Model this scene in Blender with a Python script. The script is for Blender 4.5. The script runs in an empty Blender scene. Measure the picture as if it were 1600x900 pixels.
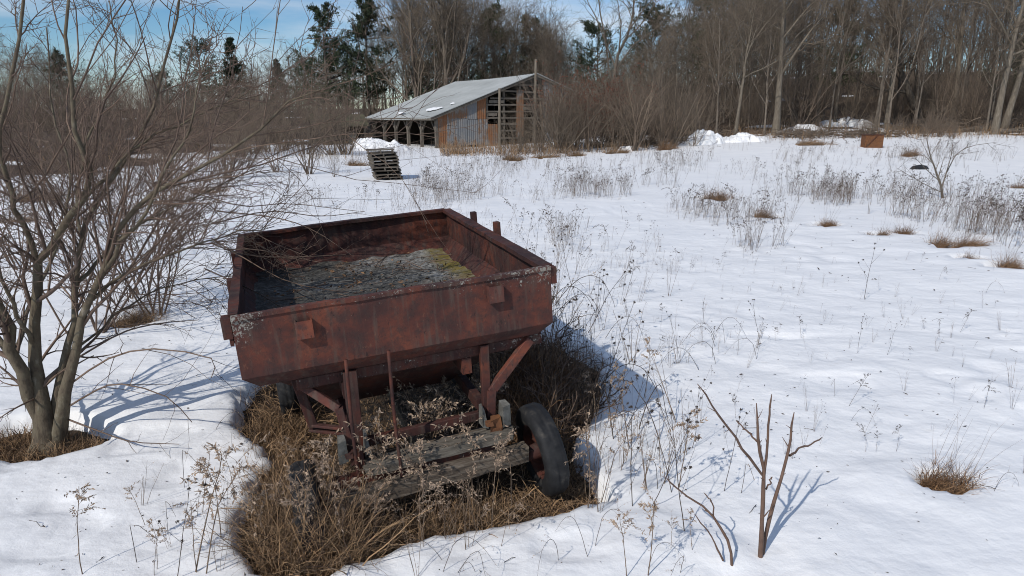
import bpy, math
import numpy as np
from mathutils import Matrix, Vector

# ------------------------------------------------------------------ camera, sky, sun, exposure
SC = bpy.context.scene
COL = SC.collection
EYE = 2.63                      # camera height above the snow
FPX = 1067.0                    # focal length in photo pixels (24 mm on 36 mm)
PITCH = math.atan((450 - 185) / FPX)
cam = bpy.data.cameras.new('camera')
cam.lens = 24.0
cam.sensor_width = 36.0
cam.clip_start = 0.05
cam.clip_end = 3000
co = bpy.data.objects.new('camera', cam)
COL.objects.link(co)
co.location = (0, 0, EYE)
co.rotation_euler = (math.pi / 2 - PITCH, 0, 0)
SC.camera = co

SUN_EL = math.radians(39)
SUN_DIR = np.array([-0.60, -0.80, 0.0])       # horizontal direction towards the sun
SUN_DIR = SUN_DIR / np.linalg.norm(SUN_DIR) * math.cos(SUN_EL)
SUN_DIR[2] = math.sin(SUN_EL)
world = bpy.data.worlds.new('World')
SC.world = world
world.use_nodes = True
wn = world.node_tree
for n in list(wn.nodes):
    wn.nodes.remove(n)
wo = wn.nodes.new('ShaderNodeOutputWorld')
bg = wn.nodes.new('ShaderNodeBackground')
sky = wn.nodes.new('ShaderNodeTexSky')
sky.sky_type = 'NISHITA'
sky.sun_disc = False
sky.sun_elevation = SUN_EL
sky.sun_rotation = math.atan2(SUN_DIR[0], SUN_DIR[1])
sky.air_density = 1.0
sky.dust_density = 0.2
sky.ozone_density = 5.0
bg.inputs['Strength'].default_value = 0.095
tc = wn.nodes.new('ShaderNodeTexCoord')
mp = wn.nodes.new('ShaderNodeMapping')
mp.inputs['Scale'].default_value = (1.6, 1.6, 9.0)
nz = wn.nodes.new('ShaderNodeTexNoise')
nz.inputs['Scale'].default_value = 1.5
nz.inputs['Detail'].default_value = 6
nz.inputs['Roughness'].default_value = 0.55
rp = wn.nodes.new('ShaderNodeValToRGB')
rp.color_ramp.elements[0].position = 0.43
rp.color_ramp.elements[0].color = (0, 0, 0, 1)
rp.color_ramp.elements[1].position = 0.70
rp.color_ramp.elements[1].color = (0.8, 0.8, 0.8, 1)
mx = wn.nodes.new('ShaderNodeMix')
mx.data_type = 'RGBA'
mx.inputs[7].default_value = (7.6, 7.9, 8.3, 1)
wn.links.new(tc.outputs['Generated'], mp.inputs['Vector'])
wn.links.new(mp.outputs['Vector'], nz.inputs['Vector'])
wn.links.new(nz.outputs['Fac'], rp.inputs['Fac'])
wn.links.new(rp.outputs['Color'], mx.inputs[0])
hs = wn.nodes.new('ShaderNodeHueSaturation')
hs.inputs['Saturation'].default_value = 1.22
wn.links.new(sky.outputs['Color'], hs.inputs['Color'])
wn.links.new(hs.outputs['Color'], mx.inputs[6])
wn.links.new(mx.outputs[2], bg.inputs['Color'])
wn.links.new(bg.outputs['Background'], wo.inputs['Surface'])

sl = bpy.data.lights.new('sun', 'SUN')
sl.energy = 3.0
sl.angle = math.radians(0.6)
sl.color = (1.0, 0.955, 0.89)
so = bpy.data.objects.new('sun', sl)
COL.objects.link(so)
so.location = (-30, -30, 40)
so.rotation_euler = Vector(SUN_DIR).to_track_quat('Z', 'Y').to_euler()
vs = SC.view_settings
vs.view_transform = 'Standard'
vs.look = 'None'
vs.exposure = 0.1
vs.gamma = 1.0
vs.use_curve_mapping = False
SC.cycles.filter_width = 1.0
SC.cycles.max_bounces = 6
SC.cycles.diffuse_bounces = 3
SC.cycles.glossy_bounces = 2
SC.cycles.transparent_max_bounces = 4

# ------------------------------------------------------------------ noise, terrain, pixels to points
def _hash(ix, iy, s):
    h = (ix.astype(np.int64) * 374761393 + iy.astype(np.int64) * 668265263 + s * 1442695041) & 0xFFFFFFFF
    h = ((h ^ (h >> 13)) * 1274126177) & 0xFFFFFFFF
    return ((h ^ (h >> 16)) & 0xFFFF) / 65535.0

def vnoise(x, y, s=0):
    x = np.asarray(x, float); y = np.asarray(y, float)
    ix = np.floor(x); iy = np.floor(y)
    fx = x - ix; fy = y - iy
    fx = fx * fx * (3 - 2 * fx); fy = fy * fy * (3 - 2 * fy)
    a = _hash(ix, iy, s); b = _hash(ix + 1, iy, s); c = _hash(ix, iy + 1, s); d = _hash(ix + 1, iy + 1, s)
    return (a + (b - a) * fx) * (1 - fy) + (c + (d - c) * fx) * fy - 0.5

def fbm(x, y, s=0, o=4):
    r = 0; a = 1.0; t = 0
    for k in range(o):
        r = r + a * vnoise(x * 2 ** k + 17.3 * k, y * 2 ** k - 9.1 * k, s + k); t += a; a *= 0.5
    return r / t

def sstep(a, b, x):
    t = np.clip((x - a) / (b - a), 0, 1)
    return t * t * (3 - 2 * t)

def T(x, y):
    """height of the snow surface before patches melt out"""
    x = np.asarray(x, float); y = np.asarray(y, float)
    d = np.maximum(0, y - 32)
    r = sstep(-6, 26, x * np.clip(50 / np.maximum(y, 1), 0.35, 1))
    d = 60 * np.tanh(d / 60)
    z = r * (0.045 * d + 0.0004 * d * d)
    z = z + sstep(75, 200, y) * 5.5 * (1 - r) + sstep(85, 165, y) * 9.0 * r
    z = z + 0.10 * fbm(x * 0.16, y * 0.16, 3, 3) * sstep(3, 12, y) + 0.35 * fbm(x * 0.05, y * 0.05, 8, 2) * sstep(20, 60, y)
    return z

_cp, _sp = math.cos(PITCH), math.sin(PITCH)
def ray(px, py):
    a = (px - 800) / FPX; b = (py - 450) / FPX
    return np.array([a, _cp - b * _sp, -_sp - b * _cp])

def G(px, py, dz=0.0):
    """ground point seen at a photo pixel"""
    d = ray(px, py)
    k = np.geomspace(.5, 400, 500)
    for _ in range(3):
        p = k[:, None] * d
        below = EYE + p[:, 2] < T(p[:, 0], p[:, 1]) + dz
        i = int(np.argmax(below)) if below.any() else len(k) - 1
        i = max(i, 1); k = np.linspace(k[i - 1], k[i], 40)
    p = d * k[-1]
    return np.array([p[0], p[1], EYE + p[2]])

def AT(px, py, Y):
    """point at a photo pixel on the plane y = Y"""
    d = ray(px, py); p = d * (Y / d[1])
    return np.array([p[0], p[1], EYE + p[2]])

def PX(px, Y):
    x = (px - 800) / FPX * (Y * _cp + EYE * 0.24)
    return np.array([x, Y, float(T(x, Y))])

# ------------------------------------------------------------------ materials
def new_mat(name):
    m = bpy.data.materials.new(name)
    m.use_nodes = True
    nt = m.node_tree
    return m, nt, nt.nodes['Principled BSDF']

def noise(nt, scale, detail=5, rough=0.6, vec=None, sc=None):
    n = nt.nodes.new('ShaderNodeTexNoise')
    n.inputs['Scale'].default_value = scale
    n.inputs['Detail'].default_value = detail
    n.inputs['Roughness'].default_value = rough
    if vec is None:
        t = nt.nodes.new('ShaderNodeTexCoord'); vec = t.outputs['Object']
    if sc:
        mpn = nt.nodes.new('ShaderNodeMapping'); mpn.inputs['Scale'].default_value = sc
        nt.links.new(vec, mpn.inputs['Vector']); vec = mpn.outputs['Vector']
    nt.links.new(vec, n.inputs['Vector'])
    return n.outputs['Fac']

def ramp(nt, fac, stops):
    r = nt.nodes.new('ShaderNodeValToRGB')
    e = r.color_ramp.elements
    while len(e) < len(stops): e.new(0.5)
    for i, (p, c) in enumerate(stops):
        e[i].position = p; e[i].color = (*c, 1) if len(c) == 3 else c
    nt.links.new(fac, r.inputs['Fac'])
    return r.outputs['Color']

def mixc(nt, fac, a, b, mode='MIX'):
    m = nt.nodes.new('ShaderNodeMix'); m.data_type = 'RGBA'; m.blend_type = mode
    for k, v in ((0, fac), (6, a), (7, b)):
        if isinstance(v, (int, float)): m.inputs[k].default_value = v
        elif isinstance(v, tuple): m.inputs[k].default_value = (*v, 1)
        else: nt.links.new(v, m.inputs[k])
    return m.outputs[2]

def math_(nt, op, a, b=0.0):
    m = nt.nodes.new('ShaderNodeMath'); m.operation = op
    for k, v in ((0, a), (1, b)):
        if isinstance(v, (int, float)): m.inputs[k].default_value = v
        else: nt.links.new(v, m.inputs[k])
    return m.outputs[0]

def bump(nt, bsdf, h, strength=0.3, dist=0.02):
    b = nt.nodes.new('ShaderNodeBump')
    b.inputs['Strength'].default_value = strength
    b.inputs['Distance'].default_value = dist
    nt.links.new(h, b.inputs['Height'])
    nt.links.new(b.outputs['Normal'], bsdf.inputs['Normal'])

def island(nt):
    return nt.nodes.new('ShaderNodeNewGeometry').outputs['Random Per Island']

def objrand(nt):
    return nt.nodes.new('ShaderNodeObjectInfo').outputs['Random']

def M_noise(name, stops, scale=6, rough=0.85, bs=0.3, bd=0.02, sc=None, detail=6, obj_var=0.0, isl=0.0, spec=0.3):
    m, nt, b = new_mat(name)
    f = noise(nt, scale, detail, 0.65, sc=sc)
    c = ramp(nt, f, stops)
    if obj_var:
        r = objrand(nt)
        c = mixc(nt, 1.0, c, ramp(nt, r, [(0, (1 - obj_var,) * 3), (1, (1 + obj_var, 1 + obj_var * .9, 1 + obj_var * .8))]), 'MULTIPLY')
    if isl:
        r = island(nt)
        c = mixc(nt, 1.0, c, ramp(nt, r, [(0, (1 - isl, 1 - isl, 1 - isl * .9)), (1, (1 + isl, 1 + isl * .95, 1 + isl * .8))]), 'MULTIPLY')
    nt.links.new(c, b.inputs['Base Color'])
    b.inputs['Roughness'].default_value = rough
    b.inputs['Specular IOR Level'].default_value = spec
    if bs: bump(nt, b, f, bs, bd)
    return m

def mat_snow():
    m, nt, b = new_mat('snow')
    f1 = noise(nt, 0.9, 3, 0.6)
    c = ramp(nt, f1, [(0.3, (0.80, 0.80, 0.80)), (0.7, (0.88, 0.872, 0.86))])
    d = noise(nt, 7, 4, 0.7)
    c = mixc(nt, ramp(nt, d, [(0.60, (0, 0, 0)), (0.78, (0.35, 0.35, 0.35))]), c, (0.60, 0.57, 0.53))
    nt.links.new(c, b.inputs['Base Color'])
    b.inputs['Roughness'].default_value = 0.55
    b.inputs['Specular IOR Level'].default_value = 0.35
    h1 = noise(nt, 1.8, 3, 0.5, sc=(1, 1.5, 1))
    h2 = noise(nt, 9, 4, 0.6)
    h3 = noise(nt, 110, 2, 0.5)
    h = math_(nt, 'ADD', math_(nt, 'MULTIPLY', h1, 1.0), math_(nt, 'ADD', math_(nt, 'MULTIPLY', h2, 0.30), math_(nt, 'MULTIPLY', h3, 0.03)))
    bump(nt, b, h, 0.35, 0.10)
    return m

def mat_rust(name, base=1.0, lichen=0.0, edge=None, purple=True):
    """weathered rusty paint; edge = (z low, z high) adds pale lichen crust toward the top edge"""
    m, nt, b = new_mat(name)
    t = nt.nodes.new('ShaderNodeTexCoord')
    f = noise(nt, 2.6, 8, 0.62, t.outputs['Object'])
    g = noise(nt, 11, 7, 0.7, t.outputs['Object'])
    s = noise(nt, 3.0, 6, 0.6, t.outputs['Object'], (6, 6, 0.7))
    k = base
    c = ramp(nt, f, [(0.36, (0.054 * k, 0.025 * k, 0.023 * k)), (0.46, (0.094 * k, 0.035 * k, 0.028 * k)), (0.54, (0.138 * k, 0.043 * k, 0.029 * k)), (0.64, (0.20 * k, 0.060 * k, 0.034 * k))])
    c = mixc(nt, ramp(nt, g, [(0.46, (0, 0, 0)), (0.60, (0.75,) * 3)]), c, (0.060 * k, 0.034 * k, 0.030 * k))
    c = mixc(nt, ramp(nt, s, [(0.52, (0, 0, 0)), (0.66, (0.7,) * 3)]), c, (0.115 * k, 0.078 * k, 0.062 * k))
    fl = noise(nt, 30, 5, 0.75, t.outputs['Object'], (1, 1, 0.5))
    c = mixc(nt, ramp(nt, fl, [(0.60, (0, 0, 0)), (0.68, (0.7,) * 3)]), c, (0.20 * k, 0.088 * k, 0.055 * k))
    c = mixc(nt, ramp(nt, fl, [(0.34, (0.8,) * 3), (0.41, (0, 0, 0))]), c, (0.030 * k, 0.018 * k, 0.016 * k))
    if lichen or edge:
        l = math_(nt, 'ADD', math_(nt, 'MULTIPLY', math_(nt, 'SUBTRACT', noise(nt, 42, 5, 0.8, t.outputs['Object']), 0.5), 1.7), 0.47)
        l2 = noise(nt, 3.2, 4, 0.6, t.outputs['Object'])
        thr = l
        mask = math_(nt, 'ADD', l, math_(nt, 'MULTIPLY', math_(nt, 'SUBTRACT', l2, 0.5), 0.9))
        mask = math_(nt, 'ADD', mask, lichen)
        if edge:
            sx = nt.nodes.new('ShaderNodeSeparateXYZ'); nt.links.new(t.outputs['Object'], sx.inputs[0])
            mr = nt.nodes.new('ShaderNodeMapRange')
            mr.inputs['From Min'].default_value = edge[0]; mr.inputs['From Max'].default_value = edge[1]
            mr.inputs['To Min'].default_value = -0.16; mr.inputs['To Max'].default_value = 0.13
            nt.links.new(sx.outputs['Z'], mr.inputs['Value'])
            ax = math_(nt, 'ABSOLUTE', sx.outputs['X'])
            mr2 = nt.nodes.new('ShaderNodeMapRange')
            mr2.inputs['From Min'].default_value = 0.72; mr2.inputs['From Max'].default_value = 1.06
            mr2.inputs['To Min'].default_value = -0.05; mr2.inputs['To Max'].default_value = 0.17
            nt.links.new(ax, mr2.inputs['Value'])
            mask = math_(nt, 'ADD', mask, math_(nt, 'ADD', mr.outputs[0], mr2.outputs[0]))
        lc = ramp(nt, g, [(0.35, (0.20, 0.19, 0.16)), (0.65, (0.42, 0.41, 0.36))])
        c = mixc(nt, ramp(nt, mask, [(0.61, (0, 0, 0)), (0.69, (0.8,) * 3)]), c, lc)
    nt.links.new(c, b.inputs['Base Color'])
    b.inputs['Roughness'].default_value = 0.78
    b.inputs['Specular IOR Level'].default_value = 0.28
    hh = math_(nt, 'ADD', math_(nt, 'MULTIPLY', g, 0.5), noise(nt, 70, 4, 0.7, t.outputs['Object']))
    bump(nt, b, hh, 0.35, 0.006)
    return m

def mat_fill():
    """dirt, lichen and moss lying in the wagon box"""
    m, nt, b = new_mat('box_dirt')
    t = nt.nodes.new('ShaderNodeTexCoord')
    f = noise(nt, 26, 6, 0.8, t.outputs['Object'])
    g = noise(nt, 1.7, 4, 0.6, t.outputs['Object'])
    k = math_(nt, 'ADD', f, math_(nt, 'MULTIPLY', math_(nt, 'SUBTRACT', g, 0.5), 0.5))
    sx = nt.nodes.new('ShaderNodeSeparateXYZ'); nt.links.new(t.outputs['Object'], sx.inputs[0])
    mr = nt.nodes.new('ShaderNodeMapRange')
    mr.inputs['From Min'].default_value = -0.8; mr.inputs['From Max'].default_value = 0.8
    mr.inputs['To Min'].default_value = -0.07; mr.inputs['To Max'].default_value = 0.07
    nt.links.new(sx.outputs['X'], mr.inputs['Value'])
    k = math_(nt, 'ADD', k, mr.outputs[0])
    c = ramp(nt, k, [(0.36, (0.022, 0.021, 0.018)), (0.47, (0.062, 0.058, 0.05)), (0.55, (0.105, 0.10, 0.088)), (0.68, (0.27, 0.268, 0.25))])
    br = noise(nt, 2.6, 5, 0.65, t.outputs['Object'], (1, 0.7, 1))
    c = mixc(nt, ramp(nt, br, [(0.55, (0, 0, 0)), (0.68, (0.55,) * 3)]), c, (0.15, 0.085, 0.045))
    # moss keeps to the rear end on the high side
    dx = math_(nt, 'SUBTRACT', sx.outputs['X'], 0.93); dy = math_(nt, 'SUBTRACT', sx.outputs['Y'], 2.2)
    dd = math_(nt, 'ADD', math_(nt, 'MULTIPLY', math_(nt, 'MULTIPLY', dx, dx), 11.0), math_(nt, 'MULTIPLY', math_(nt, 'MULTIPLY', dy, dy), .9))
    ms = math_(nt, 'ADD', math_(nt, 'SUBTRACT', 1.0, dd), math_(nt, 'MULTIPLY', math_(nt, 'SUBTRACT', noise(nt, 9, 5, 0.7, t.outputs['Object']), 0.5), 1.6))
    c = mixc(nt, ramp(nt, ms, [(0.25, (0, 0, 0)), (1.0, (0.95,) * 3)]), c, (0.155, 0.115, 0.016))
    nt.links.new(c, b.inputs['Base Color'])
    b.inputs['Roughness'].default_value = 0.95
    bump(nt, b, f, 0.45, 0.012)
    return m

def mat_panel(name, rust):
    """ribbed sheet steel, grey with rust"""
    m, nt, b = new_mat(name)
    t = nt.nodes.new('ShaderNodeTexCoord')
    f = noise(nt, 0.9, 6, 0.65, t.outputs['Object'])
    s = noise(nt, 1.6, 5, 0.6, t.outputs['Object'], (3, 3, 0.35))
    k = math_(nt, 'ADD', math_(nt, 'ADD', math_(nt, 'MULTIPLY', f, 0.6), math_(nt, 'MULTIPLY', s, 0.4)), rust)
    c = ramp(nt, k, [(0.44, (0.16, 0.165, 0.17)), (0.52, (0.21, 0.20, 0.19)), (0.59, (0.165, 0.105, 0.068)), (0.68, (0.22, 0.090, 0.032)), (0.80, (0.115, 0.052, 0.028))])
    nt.links.new(c, b.inputs['Base Color'])
    b.inputs['Roughness'].default_value = 0.7
    bump(nt, b, f, 0.2, 0.02)
    return m

MAT = {}
MAT['snow'] = mat_snow()
MAT['soil'] = M_noise('dead_turf', [(0.3, (0.025, 0.017, 0.011)), (0.5, (0.06, 0.039, 0.023)), (0.7, (0.13, 0.085, 0.048))], 9, 0.95, 0.8, 0.05, detail=8)
MAT['grass'] = M_noise('dead_grass', [(0.3, (0.16, 0.100, 0.055)), (0.7, (0.28, 0.185, 0.108))], 3, 0.8, 0, isl=0.75)
MAT['rustgrass'] = M_noise('rusty_grass', [(0.3, (0.12, 0.066, 0.036)), (0.7, (0.255, 0.155, 0.085))], 3, 0.85, 0, isl=0.55)
MAT['weed'] = M_noise('dry_weed', [(0.3, (0.105, 0.074, 0.052)), (0.7, (0.21, 0.152, 0.108))], 4, 0.85, 0, isl=0.35)
MAT['weeddark'] = M_noise('dark_weed', [(0.3, (0.045, 0.034, 0.028)), (0.7, (0.10, 0.076, 0.06))], 4, 0.85, 0, isl=0.35)
MAT['seed'] = M_noise('seed_head', [(0.3, (0.24, 0.17, 0.12)), (0.7, (0.42, 0.32, 0.235))], 9, 0.9, 0, isl=0.35)
MAT['bark'] = M_noise('bark', [(0.3, (0.085, 0.068, 0.052)), (0.55, (0.15, 0.125, 0.10)), (0.72, (0.24, 0.215, 0.18))], 5, 0.9, 0.5, 0.03, sc=(2.5, 2.5, 0.6), obj_var=0.22)
MAT['twig'] = M_noise('twig', [(0.3, (0.095, 0.076, 0.057)), (0.7, (0.205, 0.165, 0.126))], 0.8, 0.85, 0, obj_var=0.25, isl=0.3)
MAT['brush'] = M_noise('brush_twig', [(0.3, (0.100, 0.076, 0.057)), (0.7, (0.20, 0.156, 0.118))], 0.8, 0.85, 0, obj_var=0.25, isl=0.3)
MAT['palebark'] = M_noise('pale_bark', [(0.3, (0.10, 0.082, 0.062)), (0.55, (0.165, 0.138, 0.105)), (0.72, (0.25, 0.215, 0.17))], 4, 0.9, 0.5, 0.03, sc=(2.5, 2.5, 0.6))
MAT['youngbark'] = M_noise('young_bark', [(0.30, (0.06, 0.046, 0.032)), (0.47, (0.115, 0.090, 0.062)), (0.58, (0.13, 0.108, 0.072)), (0.72, (0.23, 0.20, 0.155))], 16, 0.9, 0.9, 0.02, sc=(1, 1, 0.5))
MAT['youngtwig'] = M_noise('young_twig', [(0.3, (0.085, 0.055, 0.040)), (0.7, (0.165, 0.115, 0.086))], 4, 0.7, 0, isl=0.3)
MAT['redstem'] = M_noise('red_stem', [(0.3, (0.085, 0.05, 0.036)), (0.7, (0.16, 0.10, 0.072))], 14, 0.7, 0.3, 0.004)
MAT['needle'] = M_noise('pine_needle', [(0.3, (0.026, 0.040, 0.022)), (0.7, (0.068, 0.088, 0.046))], 0.5, 0.8, 0, obj_var=0.25, isl=0.4)
MAT['redleaf'] = M_noise('russet_leaf', [(0.3, (0.11, 0.045, 0.030)), (0.7, (0.185, 0.078, 0.05))], 1.0, 0.85, 0, isl=0.35)
MAT['oldwood'] = M_noise('grey_wood', [(0.3, (0.06, 0.051, 0.041)), (0.5, (0.135, 0.118, 0.096)), (0.72, (0.25, 0.228, 0.19))], 7, 0.9, 0.7, 0.012, sc=(1, 8, 8), detail=8, obj_var=0.2)
MAT['beamwood'] = M_noise('stained_wood', [(0.3, (0.045, 0.034, 0.026)), (0.5, (0.105, 0.082, 0.062)), (0.72, (0.21, 0.18, 0.145))], 7, 0.9, 0.8, 0.015, sc=(1, 8, 8), detail=8)
MAT['barnwood'] = M_noise('barn_wood', [(0.3, (0.075, 0.062, 0.05)), (0.6, (0.155, 0.135, 0.11)), (0.75, (0.22, 0.20, 0.17))], 2.5, 0.9, 0.4, 0.02, sc=(1, 1, 0.4), obj_var=0.2)
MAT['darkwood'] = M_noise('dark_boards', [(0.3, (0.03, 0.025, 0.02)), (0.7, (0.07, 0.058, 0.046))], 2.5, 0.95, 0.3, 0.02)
MAT['roofsteel'] = M_noise('roof_steel', [(0.3, (0.29, 0.30, 0.285)), (0.55, (0.37, 0.38, 0.365)), (0.75, (0.44, 0.45, 0.435))], 0.5, 0.6, 0.1, 0.02, sc=(1, 0.5, 1))
MAT['mossroof'] = M_noise('mossy_roof', [(0.3, (0.05, 0.045, 0.03)), (0.7, (0.11, 0.10, 0.06))], 1.2, 0.9, 0.3, 0.03)
MAT['tyre'] = M_noise('old_rubber', [(0.3, (0.009, 0.009, 0.010)), (0.56, (0.019, 0.019, 0.020)), (0.72, (0.06, 0.054, 0.046))], 12, 0.72, 0.4, 0.004)
MAT['rust'] = mat_rust('rusty_steel', .62)
MAT['rustfront'] = mat_rust('rusty_panel', .74, -0.10, (1.46, 1.70))
MAT['rustlip'] = mat_rust('lichened_rim', 0.62, 0.0)
MAT['rustsill'] = mat_rust('scaled_sill', .6, -.06)
MAT['rustin'] = mat_rust('rusty_inside', 0.68)
MAT['rustbright'] = mat_rust('red_rust', .9)
MAT['rustorange'] = M_noise('orange_rust', [(0.3, (0.075, 0.032, 0.018)), (0.7, (0.20, 0.085, 0.032))], 8, 0.85, 0.5, 0.01)
MAT['greycast'] = M_noise('grey_casting', [(0.3, (0.05, 0.048, 0.042)), (0.7, (0.20, 0.195, 0.175))], 14, 0.8, 0.5, 0.01)
MAT['fill'] = mat_fill()
MAT['blackplastic'] = M_noise('black_sheeting', [(0.3, (0.012, 0.012, 0.013)), (0.7, (0.03, 0.03, 0.032))], 6, 0.45, 0.4, 0.02)
PANELS = [mat_panel('sheet_grey', -0.03), mat_panel('sheet_streaked', 0.05), mat_panel('sheet_rusty', 0.15)]

# ------------------------------------------------------------------ mesh helpers
class Geo:
    def __init__(s): s.v = []; s.q = []; s.t = []; s.n = 0
    def add(s, v, q=None, t=None):
        v = np.asarray(v, float).reshape(-1, 3)
        if q is not None and len(q): s.q.append(np.asarray(q, np.int64).reshape(-1, 4) + s.n)
        if t is not None and len(t): s.t.append(np.asarray(t, np.int64).reshape(-1, 3) + s.n)
        s.v.append(v); s.n += len(v); return s
    def arrays(s):
        v = np.concatenate(s.v) if s.v else np.zeros((0, 3))
        q = np.concatenate(s.q) if s.q else np.zeros((0, 4), np.int64)
        t = np.concatenate(s.t) if s.t else np.zeros((0, 3), np.int64)
        return v, q, t
    def box(s, c, size, R=None, jit=0, rng=None):
        h = np.array(size) / 2.0
        v = np.array([[x, y, z] for x in (-1, 1) for y in (-1, 1) for z in (-1, 1)], float) * h
        if jit: v = v + rng.normal(0, jit, v.shape)
        if R is not None: v = v @ np.asarray(R).T
        v = v + np.array(c)
        return s.add(v, [[0, 1, 3, 2], [4, 6, 7, 5], [0, 4, 5, 1], [2, 3, 7, 6], [0, 2, 6, 4], [1, 5, 7, 3]])
    def bar(s, a, b, w, h, up=(0, 0, 1), bev=0.0):
        """rectangular bar from a to b; w across, h along up"""
        a = np.array(a, float); b = np.array(b, float); d = b - a; L = np.linalg.norm(d); d = d / L
        x = np.cross(d, np.array(up, float)); x /= np.linalg.norm(x); u = np.cross(x, d)
        if not bev:
            pr = [(-w / 2, -h / 2), (w / 2, -h / 2), (w / 2, h / 2), (-w / 2, h / 2)]
        else:
            pr = [(-w / 2 + bev, -h / 2), (w / 2 - bev, -h / 2), (w / 2, -h / 2 + bev), (w / 2, h / 2 - bev), (w / 2 - bev, h / 2), (-w / 2 + bev, h / 2), (-w / 2, h / 2 - bev), (-w / 2, -h / 2 + bev)]
        n = len(pr)
        v = [p + x * i + u * j for p in (a, b) for i, j in pr]
        q = [[k, (k + 1) % n, n + (k + 1) % n, n + k] for k in range(n)]
        t = [[0, k + 1, k] for k in range(1, n - 1)] + [[n, n + k, n + k + 1] for k in range(1, n - 1)]
        return s.add(v, q, t)
    def build(s, name, mat, parent=None, smooth=False):
        return mkobj(name, mkmesh(name, *s.arrays(), mat=mat, smooth=smooth), parent)

def mkmesh(name, v, q, t, mat=None, smooth=False):
    me = bpy.data.meshes.new(name)
    nq, ntr = len(q), len(t)
    me.vertices.add(len(v)); me.vertices.foreach_set('co', np.ascontiguousarray(v, np.float32).ravel())
    me.loops.add(nq * 4 + ntr * 3)
    me.loops.foreach_set('vertex_index', np.concatenate([q.ravel(), t.ravel()]).astype(np.int32))
    me.polygons.add(nq + ntr)
    ls = np.concatenate([np.arange(nq) * 4, nq * 4 + np.arange(ntr) * 3]).astype(np.int32)
    me.polygons.foreach_set('loop_start', ls)
    me.polygons.foreach_set('use_smooth', np.full(nq + ntr, bool(smooth)))
    me.update(calc_edges=True)
    if mat is not None: me.materials.append(MAT[mat] if isinstance(mat, str) else mat)
    return me

def mkobj(name, me, parent=None):
    o = bpy.data.objects.new(name, me)
    COL.objects.link(o)
    if parent is not None: o.parent = parent
    return o

def empty(name, loc=(0, 0, 0), rz=0.0, sc=1.0, parent=None):
    o = bpy.data.objects.new(name, None)
    COL.objects.link(o)
    o.empty_display_size = 0.2
    o.location = tuple(loc); o.rotation_euler = (0, 0, rz)
    o.scale = (sc, sc, sc) if isinstance(sc, (int, float)) else sc
    if parent is not None: o.parent = parent
    return o

def tag(o, label, cat, group=None):
    o['label'] = label; o['category'] = cat
    if group: o['group'] = group
    return o

def kind(o, k): o['kind'] = k; return o

def unit(a): return a / (np.linalg.norm(a, axis=-1, keepdims=True) + 1e-12)

def tubes(P, R, sides=4, tip=False):
    """P (B,N,3) centre lines, R (B,N) radii -> verts, quads"""
    B, N, _ = P.shape
    t = np.empty_like(P)
    t[:, 1:-1] = P[:, 2:] - P[:, :-2]; t[:, 0] = P[:, 1] - P[:, 0]; t[:, -1] = P[:, -1] - P[:, -2]
    t = unit(t)
    m = np.abs(unit(P[:, -1] - P[:, 0]))
    ref = np.zeros((B, 3)); ref[np.arange(B), np.argmin(m, 1)] = 1
    u = unit(np.cross(t, ref[:, None, :])); w = np.cross(t, u)
    a = np.arange(sides) * 2 * math.pi / sides
    v = P[:, :, None, :] + R[:, :, None, None] * (np.cos(a)[None, None, :, None] * u[:, :, None, :] + np.sin(a)[None, None, :, None] * w[:, :, None, :])
    base = (np.arange(B) * N * sides)[:, None, None] + (np.arange(N - 1) * sides)[None, :, None]
    k = np.arange(sides)[None, None, :]; k2 = (k + 1) % sides
    q = np.stack([base + k, base + k2, base + sides + k2, base + sides + k], -1).reshape(-1, 4)
    return v.reshape(-1, 3), q

def ribbons(P, W, rng):
    """flat tapering blades along P (B,N,3)"""
    B, N, _ = P.shape
    t = unit(P[:, -1] - P[:, 0])
    side = unit(np.cross(t, rng.normal(size=(B, 3))))
    w = (np.asarray(W).reshape(B, 1) * np.linspace(1, 0.25, N)[None, :])[:, :, None] * side[:, None, :] * 0.5
    v = np.stack([P - w, P + w], 2).reshape(-1, 3)
    base = (np.arange(B) * N * 2)[:, None] + (np.arange(N - 1) * 2)[None, :]
    q = np.stack([base, base + 1, base + 3, base + 2], -1).reshape(-1, 4)
    return v, q

def leaves(C, D, L, W, rng):
    """small diamond leaves at C pointing along D"""
    B = len(C)
    D = unit(D); s = unit(np.cross(D, rng.normal(size=(B, 3)))); n = np.cross(D, s)
    L = np.asarray(L).reshape(-1, 1) * np.ones((B, 1)); W = np.asarray(W).reshape(-1, 1) * np.ones((B, 1))
    v = np.stack([C, C + D * L * .5 + s * W * .5 + n * L * .12, C + D * L, C + D * L * .5 - s * W * .5 + n * L * .12], 1).reshape(-1, 3)
    q = np.arange(B * 4).reshape(B, 4)
    return v, q

def interp(P, t):
    """P (B,N,3), t (B,) -> point, tangent"""
    N = P.shape[1]
    f = np.clip(t, 0, 0.9999) * (N - 1); i = f.astype(int); fr = (f - i)[:, None]
    r = np.arange(len(P))
    a = P[r, i]; b = P[r, i + 1]
    return a * (1 - fr) + b * fr, unit(b - a)

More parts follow.
